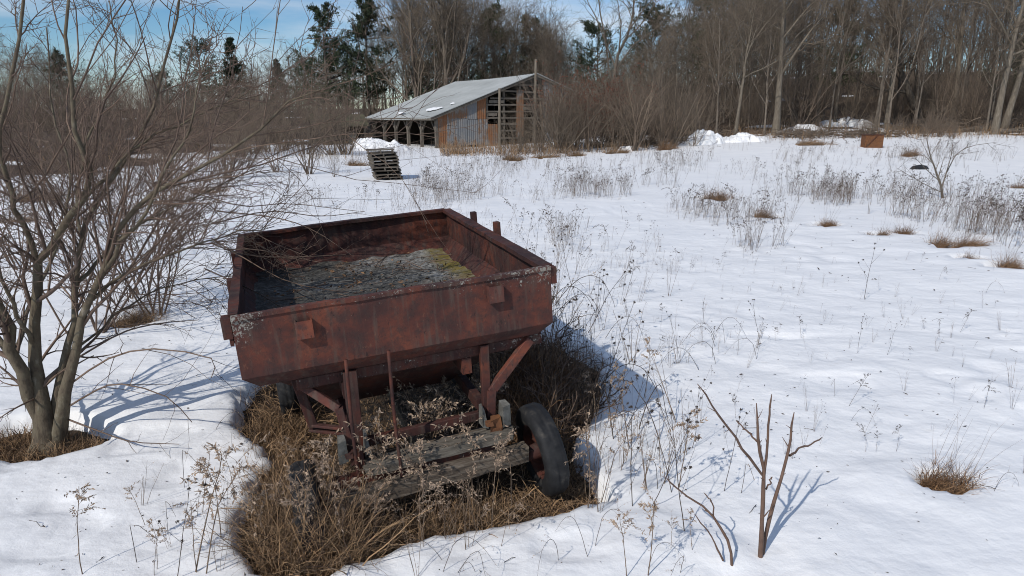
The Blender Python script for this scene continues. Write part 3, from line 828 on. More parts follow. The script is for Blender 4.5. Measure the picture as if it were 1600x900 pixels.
# ------------------------------------------------------------------ barn
def build_barn():
    B = empty('barn', (-6.67, 62.0, float(T(-6.67, 62)) - 0.12), 0.53)
    tag(B, 'weathered open-sided barn with grey metal roof and rusty sheet gable', 'barn')
    S, L, E, RI, W2 = 10.2, 16.6, 2.95, 3.75, 15.0       # ridge offset, length, eave, rise, full width
    r = np.random.default_rng(5)
    def rz(x): return E + RI * x / S if x <= S else E + RI - (x - S) * 0.34
    # roof: ribbed sheets on both slopes
    g = Geo()
    for (x0, x1) in ((-.75, S), (S, W2 + .4)):
        n = 62; ys = np.linspace(-.45, L + .4, n * 2 + 1); V = []
        for k, y in enumerate(ys):
            rb = .035 if k % 4 == 0 else 0.0
            for x in np.linspace(x0, x1, 7):
                z = rz(x) if x0 < S and x <= S else E + RI - (x - S) * .34
                V.append((x, y, z + .10 + rb - .16 * math.sin(math.pi * (y + .45) / (L + .85)) * (1 - .5 * max(0, x) / S) + .008 * r.normal() * (.4 if 0 < k < n * 2 else 0)))
        V = np.array(V); nx = 7; ny = len(ys)
        i = np.arange(nx - 1)[None, :] + (np.arange(ny - 1) * nx)[:, None]
        q = np.stack([i, i + 1, i + nx + 1, i + nx], -1).reshape(-1, 4)
        N = len(V); V2 = V - np.array([0, 0, .06])
        g.add(np.vstack([V, V2]), np.vstack([q, q[:, ::-1] + N]))
        e = []
        for k in range(ny - 1): e += [[k * nx, k * nx + N, (k + 1) * nx + N, (k + 1) * nx], [(k + 1) * nx - 1, (k + 2) * nx - 1, (k + 2) * nx - 1 + N, (k + 1) * nx - 1 + N]]
        for k in range(nx - 1): e += [[k, k + 1, k + 1 + N, k + N], [(ny - 1) * nx + k, (ny - 1) * nx + k + N, (ny - 1) * nx + k + 1 + N, (ny - 1) * nx + k + 1]]
        g.q.append(np.array(e) + g.n - 2 * N)
    roof = g.build('roof', 'roofsteel', B)
    for (x, y, a, b) in ((1.2, 3.6, .9, 2.6), (0.4, 9.5, .45, 1.5), (2.6, 2.0, .3, .8)):
        n = 14; V = [(x, y, rz(x) + .24)]
        for k in range(n):
            t_ = 2 * math.pi * k / n; q_ = 1 + .3 * r.normal()
            xx = x + a * .5 * q_ * math.cos(t_); yy = y + b * .5 * q_ * math.sin(t_)
            V.append((xx, yy, rz(xx) + .14))
        Geo().add(V, None, [[0, 1 + k, 1 + (k + 1) % n] for k in range(n)]).build('snow_patch', 'snow', roof, True)
    # fascia along the eave and rakes
    Geo().bar((-.70, -.40, E - .30), (-.70, L + .35, E - .30), .06, .22).build('fascia', 'barnwood', B)
    Geo().bar((-.7, -.36, rz(-.7) - .08), (S, -.36, rz(S) - .08), .05, .20).build('rake_board', 'barnwood', B)
    Geo().bar((S, -.36, rz(S) - .08), (W2 + .3, -.36, rz(W2 + .3) - .08), .05, .20).build('rake_board', 'barnwood', B)
    # open side: posts with knee braces
    for k, y in enumerate(np.linspace(0.05, L - .1, 6)):
        p = Geo().bar((0, y, -.4), (0, y, E - .45), .26, .26, (0, 1, 0)).build('post', 'barnwood', B)
        for s_ in (-1, 1):
            if (k == 0 and s_ < 0) or (k == 5 and s_ > 0): continue
            Geo().bar((0, y + s_ * .12, E - 1.35), (0, y + s_ * .95, E - .48), .12, .16, (1, 0, 0)).build('knee_brace', 'barnwood', p)
    Geo().bar((0, -.1, E - .36), (0, L, E - .36), .2, .2).build('eave_beam', 'barnwood', B)
    for y in np.linspace(.3, L - .2, 7):
        Geo().bar((0, y, E - .12), (S - .1, y, rz(S) - .12), .08, .16).build('rafter', 'darkwood', B)
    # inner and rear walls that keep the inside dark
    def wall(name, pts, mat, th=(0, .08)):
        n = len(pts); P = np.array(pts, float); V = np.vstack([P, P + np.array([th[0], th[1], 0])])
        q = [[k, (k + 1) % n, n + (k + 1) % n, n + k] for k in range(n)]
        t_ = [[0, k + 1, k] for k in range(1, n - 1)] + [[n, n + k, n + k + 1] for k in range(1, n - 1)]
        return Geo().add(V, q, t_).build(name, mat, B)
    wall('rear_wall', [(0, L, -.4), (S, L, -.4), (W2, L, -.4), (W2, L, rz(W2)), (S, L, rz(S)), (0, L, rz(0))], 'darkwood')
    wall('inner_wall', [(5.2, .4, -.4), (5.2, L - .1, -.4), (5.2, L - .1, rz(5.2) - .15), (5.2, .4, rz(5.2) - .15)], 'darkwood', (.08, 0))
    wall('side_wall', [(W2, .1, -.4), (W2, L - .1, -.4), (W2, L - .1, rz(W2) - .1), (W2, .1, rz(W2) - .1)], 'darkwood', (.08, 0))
    # gable: separate ribbed sheets, some gone
    def panel(x0, x1, z0, z1, mi, dy=0.0, slope=False):
        n = max(4, int((x1 - x0) / .1)); xs = np.linspace(x0, x1, n + 1); V = []
        for k, x in enumerate(xs):
            y = -.03 - dy - (.028 if k % 2 else 0)
            zt = min(z1, rz(x) - .17)
            V += [(x, y, z0 + .02 * r.normal()), (x, y, zt)]
        V = np.array(V); m = len(V); q = []
        V2 = V + np.array([0, .012, 0])
        for k in range(n):
            a = 2 * k; q += [[a, a + 2, a + 3, a + 1], [m + a, m + a + 1, m + a + 3, m + a + 2]]
        q += [[0, 1, m + 1, m], [m - 2, 2 * m - 2, 2 * m - 1, m - 1]]
        Geo().add(np.vstack([V, V2]), q).build('wall_sheet', PANELS[mi], B)
    panel(0.02, .98, -.1, 2.0, 2); panel(.02, .98, 2.0, 9, 2, .01)
    panel(1.0, 1.95, -.1, 2.05, 1, .006); panel(1.0, 2.0, 2.07, 9, 1, .03)
    panel(1.97, 3.05, .0, 2.7, 0); panel(2.02, 3.0, 2.72, 9, 1, .02)
    panel(3.07, 4.10, .35, 2.6, 0, .012); panel(3.02, 4.05, 2.62, 9, 0, .0)
    panel(4.12, 5.15, -.1, 2.65, 1, .0); panel(4.07, 4.95, 2.67, 9, 2, .02)
    panel(5.17, 6.2, -.1, 2.2, 2, .01)
    panel(8.2, 9.0, 1.0, 5.3, 2, .0)
    panel(11.2, 12.2, -.1, 9, 0); panel(12.22, 13.3, -.1, 9, 1, .01); panel(13.32, 14.98, -.1, 9, 0)
    Geo().box((2.55, -.10, .02), (5.2, .06, .34)).build('base_board', 'barnwood', B)
    # frame behind the missing sheets
    for x in (.1, 5.1, 6.9, 8.6, 10.2, 11.2, 14.9):
        Geo().bar((x, .10, -.4), (x, .10, rz(x) - .2), .18, .18, (0, 1, 0)).build('gable_post', 'barnwood', B)
    for z, x0, x1 in ((.9, 5.1, 8.3), (1.55, 6.2, 8.3), (2.2, 6.2, 8.4), (2.75, 5.0, 11.3), (3.35, 5.0, 11.3), (3.95, 5.0, 11.3), (4.5, 5.4, 11.3), (5.1, 6.3, 11.3), (5.7, 7.9, 10.9)):
        Geo().bar((x0, -.02, z + .03 * r.normal()), (x1, -.02, z + .03 * r.normal()), .05, .15).build('girt', 'barnwood', B)
    for x0, x1, z in ((5.2, 6.1, 3.05), (5.25, 6.8, 4.2), (8.9, 10.2, 3.6)):
        Geo().box(((x0 + x1) / 2, -.06, z), (x1 - x0, .03, .26)).build('loose_board', 'barnwood', B)
build_barn()

def pole(px, Y, ytop, rad, label, tilt=0.0):
    p = PX(px, Y); top = AT(px, ytop, Y)
    h = top[2] - p[2] + .3
    P = np.array([[(0, 0, -.3), (tilt * .5, 0, h * .5), (tilt, 0, h - .3)]], float)
    v, q = tubes(P, np.array([[rad, rad * .92, rad * .8]]), 9)
    n = len(v); v = np.vstack([v, [[tilt, 0, h - .3]]])
    o = Geo().add(v, q, [[n - 9 + k, n - 9 + (k + 1) % 9, n] for k in range(9)]).build('wooden_pole', 'palebark', None, True)
    o.location = tuple(p)
    return tag(o, label, 'pole')
pole(781, 56.5, 138, .13, 'shorter pale wooden pole standing against the barn gable')
pole(836, 57.5, 92, .12, 'tall wooden pole rising past the barn ridge')

def build_shed():
    p = PX(533, 74)
    s = empty('shed', p, 0.45)
    tag(s, 'small open shed with a sagging mossy roof left of the barn', 'shed')
    W, D, H = 5.2, 3.6, 1.9
    for x in (-W / 2, 0, W / 2):
        for y in (0, D):
            Geo().bar((x, y, -.3), (x, y, H), .16, .16, (0, 1, 0)).build('post', 'barnwood', s)
    for sg in (0, 1):
        V = [(-W / 2 - .4, D / 2, H + 1.2), (W / 2 + .4, D / 2, H + 1.1), (W / 2 + .4, -.6 if sg == 0 else D + .6, H - .05), (-W / 2 - .4, -.6 if sg == 0 else D + .6, H - .1)]
        V += [(x, y, z - .09) for x, y, z in V]
        Geo().add(V, [[0, 1, 2, 3], [7, 6, 5, 4], [0, 4, 5, 1], [1, 5, 6, 2], [2, 6, 7, 3], [3, 7, 4, 0]]).build('roof_slope', 'mossroof', s)
    for i in range(6):
        Geo().box((-W / 2 + .25 + i * .42, .02, .55 + .05 * (i % 2)), (.36, .03, 1.5)).build('wall_board', 'barnwood', s)
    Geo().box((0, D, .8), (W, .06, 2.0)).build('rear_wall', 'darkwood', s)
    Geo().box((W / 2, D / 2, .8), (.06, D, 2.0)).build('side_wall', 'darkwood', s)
    Geo().box((1.2, -.05, .55), (.8, .04, 1.1)).build('pale_sheet', 'greycast', s)
build_shed()

# ------------------------------------------------------------------ pallets, tank, scrap
def build_pallets():
    rng = np.random.default_rng(12)
    base = G(606, 279); n = 9
    g = Geo()
    mesh = {}
    def bmesh_box(key, size):
        if key not in mesh: mesh[key] = mkmesh(key, *Geo().box((0, 0, 0), size, None, .009, rng).arrays(), mat='barnwood')
        return mesh[key]
    order = ['bottom', 'second', 'third', 'fourth', 'fifth', 'sixth', 'seventh', 'eighth', 'top']
    z = base[2] - .04
    for k in range(n):
        e = empty('pallet', (base[0] + .04 * rng.normal() - .030 * k, base[1] + .06 * rng.normal(), z), 0.25 + math.pi / 2 + rng.normal(0, .07), 1.12)
        e.rotation_euler[0] = -.04 + rng.normal(0, .012); e.rotation_euler[1] = rng.normal(0, .012)
        tag(e, 'weathered grey wooden pallet, %s in the stack of nine' % (order[k] if k in (0, 8) else order[k] + ' from the bottom'), 'pallet', 'stacked pallets')
        for y in (-.47, 0, .47):
            o = mkobj('stringer', bmesh_box('stringer', (1.32, .05, .085)), e); o.location = (0, y, .062)
        for i, x in enumerate(np.linspace(-.6, .6, 7)):
            if k == 8 and i == 3: continue
            o = mkobj('deck_board', bmesh_box('deck_board', (.12, 1.05, .02)), e); o.location = (x + rng.normal(0, .008), rng.normal(0, .01), .119)
        for x in (-.58, 0, .58):
            o = mkobj('bottom_board', bmesh_box('bottom_board', (.12, 1.05, .018)), e); o.location = (x, 0, .008)
        z += .147
build_pallets()

def build_tank():
    p = G(1365, 231)
    s = empty('steel_tank', p, -0.12, .8)
    tag(s, 'rusty open-topped steel tank at the edge of the field', 'tank')
    W, H, D = 1.45, 1.06, 1.0; r = np.random.default_rng(3)
    def side(a, b, nm):
        a = np.array(a); b = np.array(b); g = Geo(); n = 8
        V = []
        d = (b - a) / np.linalg.norm(b - a); nn = np.array([-d[1], d[0]])
        for off in (0, .02):
            for z in np.linspace(-.1, H, 5):
                for u in np.linspace(0, 1, n):
                    q_ = a + (b - a) * u + nn * (off + .03 * math.sin(u * 3.1) * math.sin(z * 2.6) + .01 * r.normal())
                    V.append((q_[0], q_[1], z))
        i = np.arange(n - 1)[None, :] + (np.arange(4) * n)[:, None]
        q = np.stack([i, i + 1, i + n + 1, i + n], -1).reshape(-1, 4); N = 5 * n
        e = [[4 * n + k, 4 * n + k + 1, 4 * n + k + 1 + N, 4 * n + k + N] for k in range(n - 1)]
        g.add(V, np.vstack([q, q[:, ::-1] + N, e])).build(nm, 'rustorange', s)
    h = W / 2
    side((-h, 0), (h, 0), 'side_wall'); side((h, 0), (h, D), 'side_wall'); side((h, D), (-h, D), 'side_wall'); side((-h, D), (-h, 0), 'side_wall')
    for a, b in (((-h, 0), (h, 0)), ((h, 0), (h, D)), ((h, D), (-h, D)), ((-h, D), (-h, 0))):
        Geo().bar((*a, H + .01), (*b, H + .01), .07, .05).build('rim_angle', 'rust', s)
    Geo().bar((-h + .1, -.05, .1), (h - .55, -.05, H - .05), .04, .03).build('brace', 'rust', s)
build_tank()

def build_scrap():
    p = G(1437, 264); r = np.random.default_rng(2); n = 12
    V = [(0, 0, .22)]
    for ring, (rr, hh) in enumerate(((.25, .16), (.42, .03))):
        for k in range(n):
            a = 2 * math.pi * k / n; q_ = 1 + .2 * r.normal()
            V.append((rr * q_ * math.cos(a) * 1.2, rr * q_ * math.sin(a) * .7, hh + .04 * r.normal() - (.06 if ring else 0)))
    t = [[0, 1 + k, 1 + (k + 1) % n] for k in range(n)]
    q = [[1 + k, 1 + n + k, 1 + n + (k + 1) % n, 1 + (k + 1) % n] for k in range(n)]
    o = Geo().add(V, q, t).build('tarp_scrap', 'blackplastic', None, False)
    o.location = tuple(p)
    tag(o, 'crumpled scrap of black sheeting lying on the far snow', 'scrap')
build_scrap()

def snow_heap(px, py, wpx, hpx, label, seed, dep=0.7):
    p = G(px, py); s_ = p[1] / _cp / FPX
    rx = wpx * s_ / 2; h = hpx * s_; n = 46
    X, Y = np.meshgrid(np.linspace(-1.15, 1.15, n), np.linspace(-1.15, 1.15, n)); X = X.ravel(); Y = Y.ravel()
    d = np.hypot(X, Y)
    z = h * np.sign(1 - d * d) * np.abs(np.clip(1 - d * d, -.4, 1)) ** .6 * (.85 + .9 * fbm(X * 2.4, Y * 2.4, seed, 4)) + h * .55 * fbm(X * 5, Y * 5, seed + 9, 3)
    i = np.arange(n - 1)[None, :] + (np.arange(n - 1) * n)[:, None]
    o = mkobj('snow_heap', mkmesh('snow_heap', np.stack([X * rx, Y * rx * dep, z - .12 * h], 1), np.stack([i, i + 1, i + n + 1, i + n], -1).reshape(-1, 4), np.zeros((0, 3), np.int64), 'snow', True))
    o.location = (p[0], p[1] + rx * dep, p[2] - .05)
    tag(o, label, 'snow heap', 'shovelled snow heaps')
snow_heap(592, 236, 90, 20, 'long ploughed snow heap before the open side of the barn', 3)
snow_heap(568, 231, 44, 20, 'small steep snow heap near the mossy shed', 7)
snow_heap(1108, 226, 62, 26, 'rounded snow heap at the wood edge left of the pale tree', 11)
snow_heap(1172, 222, 80, 16, 'low snow ridge between the round heap and the pale tree', 15)
snow_heap(1335, 196, 90, 13, 'snow heap among the trunks behind the steel tank', 19)
snow_heap(1270, 206, 80, 12, 'low snow bank behind the pale tree', 27)
snow_heap(985, 236, 40, 8, 'small snow lump beside the brown grass mounds', 23)

# ------------------------------------------------------------------ trees of the wood
def bare_tree_mesh(seed, H=10.0, r0=0.17, fork=0.3, spread=38, limbs=9, fine=True, barkm='bark', twigm='twig', lean=0.0, crook=0.10, up=0.10):
    rng = np.random.default_rng(seed)
    N = 9
    z = np.linspace(0, 1, N)
    tr = np.zeros((1, N, 3)); tr[0, :, 2] = z * H
    w = np.cumsum(rng.normal(0, crook, (N, 2)), 0) * H / 10 * z[:, None]; tr[0, :, :2] = w - w[0]; tr[0, :, 0] += lean * z * H
    tr[0, 0, 2] = -.4
    R = (r0 * (1 - z * .86) ** 1.05)[None]; R[0, 0] *= 1.35
    l1, r1 = grow(tr, R, limbs, rng, fork, .97, spread, 10, .62, .22, .55, .58, up, .16, 7, .02)
    l2, r2 = grow(l1, r1, 7, rng, .2, .98, 42, 14, .48, .25, .5, .58, .07, .2, 5, .012)
    l3, r3 = grow(l2, r2, 6, rng, .15, 1, 42, 14, .55, .3, .45, .6, .05, .22, 4, .009)
    top, rt = grow(tr[:, -4:], R[:, -4:], 8, rng, .1, 1, 30, 10, 1.0, .3, .3, .6, .08, .2, 5, .01)
    g = Geo(); g.add(*tubes(tr, R, 8)); g.add(*tubes(l1, r1, 5))
    a = mkmesh('trunk', *g.arrays(), mat=barkm, smooth=True)
    c = Geo(); c.add(*tubes(l2, r2, 3)); c.add(*tubes(l3, r3, 3)); c.add(*tubes(top, rt, 3))
    if fine:
        l4, r4 = grow(l3, r3, 3, rng, .1, 1, 45, 15, .62, .3, .3, .7, .04, .2, 3, .0078)
        c.add(*tubes(l4, r4, 3))
        t4, q4 = grow(top, rt, 5, rng, .1, 1, 40, 14, .5, .3, .3, .7, .04, .2, 3, .007)
        c.add(*tubes(t4, q4, 3))
    b = mkmesh('crown', *c.arrays(), mat=twigm, smooth=True)
    return a, b

def shrub_mesh(seed, H=4.0, stems=9, spread=.5, r0=.03, twigm='brush', leaf=None, n2=7, n3=5):
    rng = np.random.default_rng(seed)
    P = np.zeros((stems, 7, 3)); d = np.stack([rng.normal(0, spread, stems), rng.normal(0, spread, stems), np.ones(stems)], 1); d = unit(d)
    P[:, 0] = np.stack([rng.normal(0, .12 * H / 4, stems), rng.normal(0, .12 * H / 4, stems), np.full(stems, -.25)], 1)
    L = H * rng.uniform(.65, 1.08, stems)
    for k in range(1, 7):
        d = d + rng.normal(0, .09, d.shape); d[:, 2] += .03; d = unit(d); P[:, k] = P[:, k - 1] + d * (L / 6)[:, None]
    R = (r0 * rng.uniform(.7, 1.2, stems))[:, None] * np.linspace(1, .25, 7)[None]
    a1, b1 = grow(P, R, n2, rng, .25, .98, 38, 12, .45, .3, .4, .55, .06, .14, 5, .007)
    a2, b2 = grow(a1, b1, n3, rng, .15, 1, 40, 14, .5, .3, .4, .65, .04, .18, 4, .005)
    g = Geo(); g.add(*tubes(P, R, 5)); a = mkmesh('stems', *g.arrays(), mat=twigm, smooth=True)
    c = Geo(); c.add(*tubes(a1, b1, 3)); c.add(*tubes(a2, b2, 3))
    me = [('stems', a), ('twigs', mkmesh('twigs', *c.arrays(), mat=twigm, smooth=True))]
    if leaf:
        K = 640; i = rng.integers(0, len(a2), K); p, d = interp(a2[i], rng.random(K))
        v, q = leaves(p, rng.normal(size=(K, 3)) + np.array([0, 0, -.8]), rng.uniform(.08, .17, K), rng.uniform(.035, .07, K), rng)
        me.append(('leaves', mkmesh('leaves', v, q, np.zeros((0, 3), np.int64), leaf)))
    return me

def pine_mesh(seed, H=15.0, shape='white'):
    rng = np.random.default_rng(seed); N = 8; z = np.linspace(0, 1, N)
    tr = np.zeros((1, N, 3)); tr[0, :, 2] = z * H; tr[0, 0, 2] = -.4; tr[0, :, :2] = np.cumsum(rng.normal(0, .05, (N, 2)), 0)
    R = (.24 * H / 15 * (1 - .9 * z))[None]
    if shape == 'white':     # irregular tiers, flat top
        n = 66; t = np.sort(rng.uniform(.22, .99, n)); Lb = H * .21 * (1.15 - t ** 2.2) * np.exp(.35 * rng.normal(size=n)); el = rng.normal(.12, .16, n)
    elif shape == 'round':
        n = 54; t = np.sort(rng.uniform(.22, .99, n)); Lb = H * .27 * np.sqrt(np.clip(1.02 - ((t - .45) / .58) ** 2, .05, 1)) * np.exp(.2 * rng.normal(size=n)); el = rng.normal(.3, .18, n)
    else:                    # spruce
        n = 110; t = np.sort(rng.uniform(.06, .99, n)); Lb = H * .27 * (1.04 - t) * np.exp(.15 * rng.normal(size=n)); el = rng.normal(-.12, .1, n)
    p, _ = interp(np.repeat(tr, n, 0), t); az = rng.uniform(0, 2 * math.pi, n)
    P = np.zeros((n, 5, 3)); P[:, 0] = p
    for k in range(1, 5):
        e = el + .09 * k
        P[:, k] = P[:, k - 1] + np.stack([np.cos(az) * np.cos(e), np.sin(az) * np.cos(e), np.sin(e)], 1) * (Lb / 4)[:, None] + rng.normal(0, .04, (n, 3))
    Rb = (.03 + .012 * Lb)[:, None] * np.linspace(1, .3, 5)[None]
    s, sr = grow(P, Rb, 7, rng, .25, 1, 52, 14, .42, .25, .3, .6, .04, .12, 4, .012)
    K = 26; pp = np.repeat(s, K, 0); tt = rng.uniform(.1, 1.0, len(pp)); c, d = interp(pp, tt)
    c = c + rng.normal(0, .10, c.shape)
    nl = unit(d + rng.normal(0, .65, d.shape) + np.array([0, 0, .3]))
    v, q = leaves(c, nl, rng.uniform(.22, .46, len(c)), rng.uniform(.06, .13, len(c)), rng)
    g = Geo(); g.add(*tubes(tr, R, 7)); g.add(*tubes(P, Rb, 4)); a = mkmesh('trunk', *g.arrays(), mat='bark', smooth=True)
    f = mkmesh('crown', v, q, np.zeros((0, 3), np.int64), 'needle')
    return a, f

def plant_tree(name, meshes, pos, rz, sc, label, cat, group=None):
    e = empty(name, pos, rz, sc)
    for nm, me in meshes: mkobj(nm, me, e)
    return tag(e, label, cat, group)

RNG = np.random.default_rng(77)
LIB = []
for k in range(7):
    a, b = bare_tree_mesh(100 + k, 10, .085 + .015 * (k % 3), .12 + .05 * (k % 4), 34 + 5 * (k % 3), 13)
    LIB.append((('trunk', a), ('crown', b)))
PINE = {s_: [pine_mesh(300 + i + 10 * j, 15, s_) for i in range(2)] for j, s_ in enumerate(('white', 'round', 'spruce'))}
SHR = [shrub_mesh(400 + k, 4, 10 + k, .28 + .05 * k) for k in range(5)]
REDSHR = [shrub_mesh(420 + k, 4, 10, .35, leaf='redleaf') for k in range(2)]
GREYSHR = [shrub_mesh(430 + k, 4, 9, .4, twigm='twig') for k in range(2)]

SKYX = [-200, 0, 200, 300, 400, 480, 540, 620, 690, 780, 850, 880, 960, 1010, 1080, 1200, 1900]
SKYY = [20, 60, 118, 122, 108, 85, 62, 12, -22, 18, 45, 74, 80, 36, 0, -60, -90]
def topz(px, Y): return EYE + (185 - np.interp(px, SKYX, SKYY)) / FPX * Y

# pines that stand out against the sky and behind the barn
for (px, ytop, Y, sh, i, lb) in (
    (517, 24, 100, 'white', 0, 'tall dark pine with tiered boughs against the blue sky'),
    (578, 10, 104, 'white', 1, 'tallest pine with a tufted top behind the barn eave'),
    (322, 80, 112, 'round', 0, 'broad dark pine showing over the brush beyond the young tree'),
    (374, 70, 116, 'spruce', 0, 'pointed dark spruce against the sky over the brush'),
    (262, 118, 112, 'round', 1, 'low dull evergreen behind the young tree branches'),
    (440, 100, 118, 'spruce', 1, 'short spruce between the pointed spruce and the tiered pine'),
    (690, 35, 108, 'white', 0, 'dark pine half hidden in bare crowns above the barn roof'),
    (770, 28, 108, 'white', 1, 'dark pine left of the barn ridge among bare trees'),
    (826, 40, 104, 'white', 0, 'dark pine directly behind the tall wooden pole'),
    (930, 55, 98, 'round', 0, 'round-topped pine behind the russet shrubs'),
    (1010, 30, 94, 'round', 1, 'large rounded pine crown above the russet shrubs'),
    (1098, 14, 98, 'round', 0, 'rounded pine crown showing through bare trees above the snow heap'),
    (1300, 20, 96, 'white', 1, 'dull pine deep in the wood behind the tank'),
    (1180, 25, 104, 'round', 1, 'dull pine deep in the wood behind the pale tree'),
    (1590, 30, 92, 'white', 0, 'dull pine deep in the wood at the picture edge'),
    (110, 90, 118, 'white', 1, 'dull pine behind the thick upper stems of the young tree')):
    p = PX(px, Y); h = EYE + (185 - ytop) / FPX * Y - p[2]
    m = PINE[sh][i]
    plant_tree('pine_tree' if sh != 'spruce' else 'spruce_tree', (('trunk', m[0]), ('crown', m[1])), p, RNG.uniform(0, 6), h / 15, lb, 'pine' if sh != 'spruce' else 'spruce')

# individual trees that can be picked out at the wood edge
HERO = [
    (1212, 211, 13, -60, 'pale', 'pale trunked tree standing alone on snow in front of the wood', 0.0),
    (1385, 200, 9, -50, 'pale', 'straight pale tree just behind the steel tank', 0.0),
    (1487, 196, 10, -60, 'pale', 'pale straight trunk between the tank and the log pile', 0.01),
    (1553, 210, 12, -80, 'pale', 'slender pale trunk of the pair beside the log pile', .03),
    (1566, 209, 12, -70, 'pale', 'forked pale trunk of the pair beside the log pile, leaning outward', .12),
    (1276, 196, 8, 10, 'bark', 'dark stemmed tree on the snow bank between pale tree and tank', -.05),
    (1148, 215, 7, 20, 'pale', 'thin pale leaning tree behind the round snow heap', .06),
    (1440, 196, 15, 40, 'bark', 'big dark tree leaning over behind the tank', -.45),
    (945, 224, 9, -20, 'bark', 'crooked dark oak with wide bare limbs against the sky', 0.05),
    (700, 214, 12, -35, 'bark', 'broad bare tree fanning high above the barn roof', 0.0),
    (655, 214, 9, -10, 'bark', 'bare tree fanning upward left of the broad tree over the barn', -.05),
]
for k, (px, py, wpx, yt, bk, lb, ln) in enumerate(HERO):
    Y = {945: 78, 700: 92, 655: 96}.get(px)
    p = PX(px, Y) if Y else G(px, py)
    if p[1] > 110: p = PX(px, 60)
    s_ = p[1] / FPX
    h = EYE + (185 - yt) * s_ - p[2]
    crk = .30 if px in (945, 1440) else .10
    a, b = bare_tree_mesh(500 + k, h, wpx * s_ * .43, .30 if px not in (700, 655) else .12, 44 if px not in (700, 655) else 26, 11, True, 'palebark' if bk == 'pale' else 'bark', 'twig', ln, crk)
    plant_tree('bare_tree', (('trunk', a), ('crown', b)), p, 0 if abs(ln) > .02 else RNG.uniform(0, 6), 1.0, lb, 'tree')

def wood(n, pxr, Yr, label, group, hs=(.72, 1.02), name='bare_tree'):
    for k in range(n):
        px = RNG.uniform(*pxr); Y = RNG.uniform(*Yr); p = PX(px, Y)
        if -16 < p[0] < 10 and 58 < p[1] < 86: continue
        h = (topz(px, Y) - p[2]) * RNG.uniform(*hs)
        s_ = max(3.0, min(h, 24)) / 11.0
        plant_tree(name, LIB[RNG.integers(0, len(LIB))], p, RNG.uniform(0, 6), (s_ * RNG.uniform(.7, 1.0), s_ * RNG.uniform(.7, 1.0), s_), ('tall ' if h > 13 else 'low ' if h < 9 else 'middling ') + label + ' ' + zone(px), 'tree', group + ' ' + zone(px))
ZONES = [(-9999, 180, 'beyond the young tree'), (180, 420, 'over the far thicket'), (420, 560, 'near the tiered pine'), (560, 700, 'behind the barn eave'), (700, 860, 'behind the barn ridge'), (860, 1040, 'behind the russet shrubs'),
         (1040, 1160, 'behind the round snow heap'), (1160, 1300, 'behind the lone pale tree'), (1300, 1430, 'behind the steel tank'), (1430, 9999, 'behind the log pile')]
def zone(px): return next(z for a, b, z in ZONES if a <= px < b)
wood(44, (870, 1690), (60, 80), 'bare tree at the wood front', 'trees at the wood front')
wood(80, (840, 1690), (80, 125), 'bare tree deep in the wood', 'trees deep in the wood', (.6, .98))
wood(44, (620, 880), (90, 125), 'bare tree in the stand', 'trees in the stand', (.8, 1.02))
wood(12, (470, 640), (112, 135), 'bare tree behind the pines', 'trees behind the pines', (.7, .95))
wood(50, (-200, 480), (92, 140), 'bare tree of the far stand', 'trees of the far stand', (.75, 1.0))

def zone2(px): return 'right of the barn' if 840 <= px < 1040 else zone(px)
def shrubs(n, pxr, Yr, hr, lib, label, group, name='brush_shrub'):
    for k in range(n):
        px = RNG.uniform(*pxr); Y = RNG.uniform(*Yr); p = PX(px, Y)
        if -17 < p[0] < 9 and 57 < p[1] < 86: continue
        s_ = RNG.uniform(*hr) / 4
        plant_tree(name, lib[RNG.integers(0, len(lib))], p, RNG.uniform(0, 6), s_, ('tall ' if s_ > 1.3 else 'low ' if s_ < .8 else '') + label + ' ' + zone2(px), 'shrub', group + ' ' + zone2(px))
shrubs(85, (-150, 560), (46, 88), (4.2, 7.0), SHR, 'purplish brown brush shrub', 'brush shrubs')
shrubs(22, (-150, 440), (30, 48), (1.8, 3.4), SHR, 'leafless brown shrub on the open snow', 'shrubs on the snow')
shrubs(70, (840, 1690), (95, 118), (4.0, 8.0), SHR + GREYSHR, 'dim shrub deep in the wood', 'deep thicket shrubs')
shrubs(115, (860, 1690), (62, 95), (2.6, 7.5), SHR + GREYSHR, 'leafless brown undergrowth shrub', 'undergrowth shrubs')
shrubs(34, (870, 1690), (54, 64), (1.0, 2.6), SHR + GREYSHR, 'small twiggy shrub at the wood edge', 'wood edge shrubs')
shrubs(9, (862, 990), (53, 56.9), (4.6, 6.4), REDSHR, 'shrub with clinging russet leaves', 'russet shrubs', 'russet_shrub')
shrubs(7, (795, 850), (49, 55), (2.0, 3.6), GREYSHR, 'thin grey shrub against the barn gable', 'shrubs at the barn gable')
shrubs(34, (842, 1090), (49, 56.9), (2.8, 6.0), GREYSHR + SHR[:2], 'grey leafless shrub before the russet ones', 'grey shrubs')
for px, py, h, lb in ((432, 268, 3.2, 'small bushy sapling on the snow left of the pallet stack'), (484, 272, 3.6, 'slim bushy sapling nearest the pallet stack'), (522, 276, 1.2, 'short brown bush beside the pallet stack'),
                      (390, 262, 2.6, 'low bushy sapling farther left on the snow')):
    plant_tree('bushy_sapling', SHR[int(px) % 5], G(px, py), RNG.uniform(0, 6), (h / 4 * .8, h / 4 * .8, h / 4), lb, 'sapling')

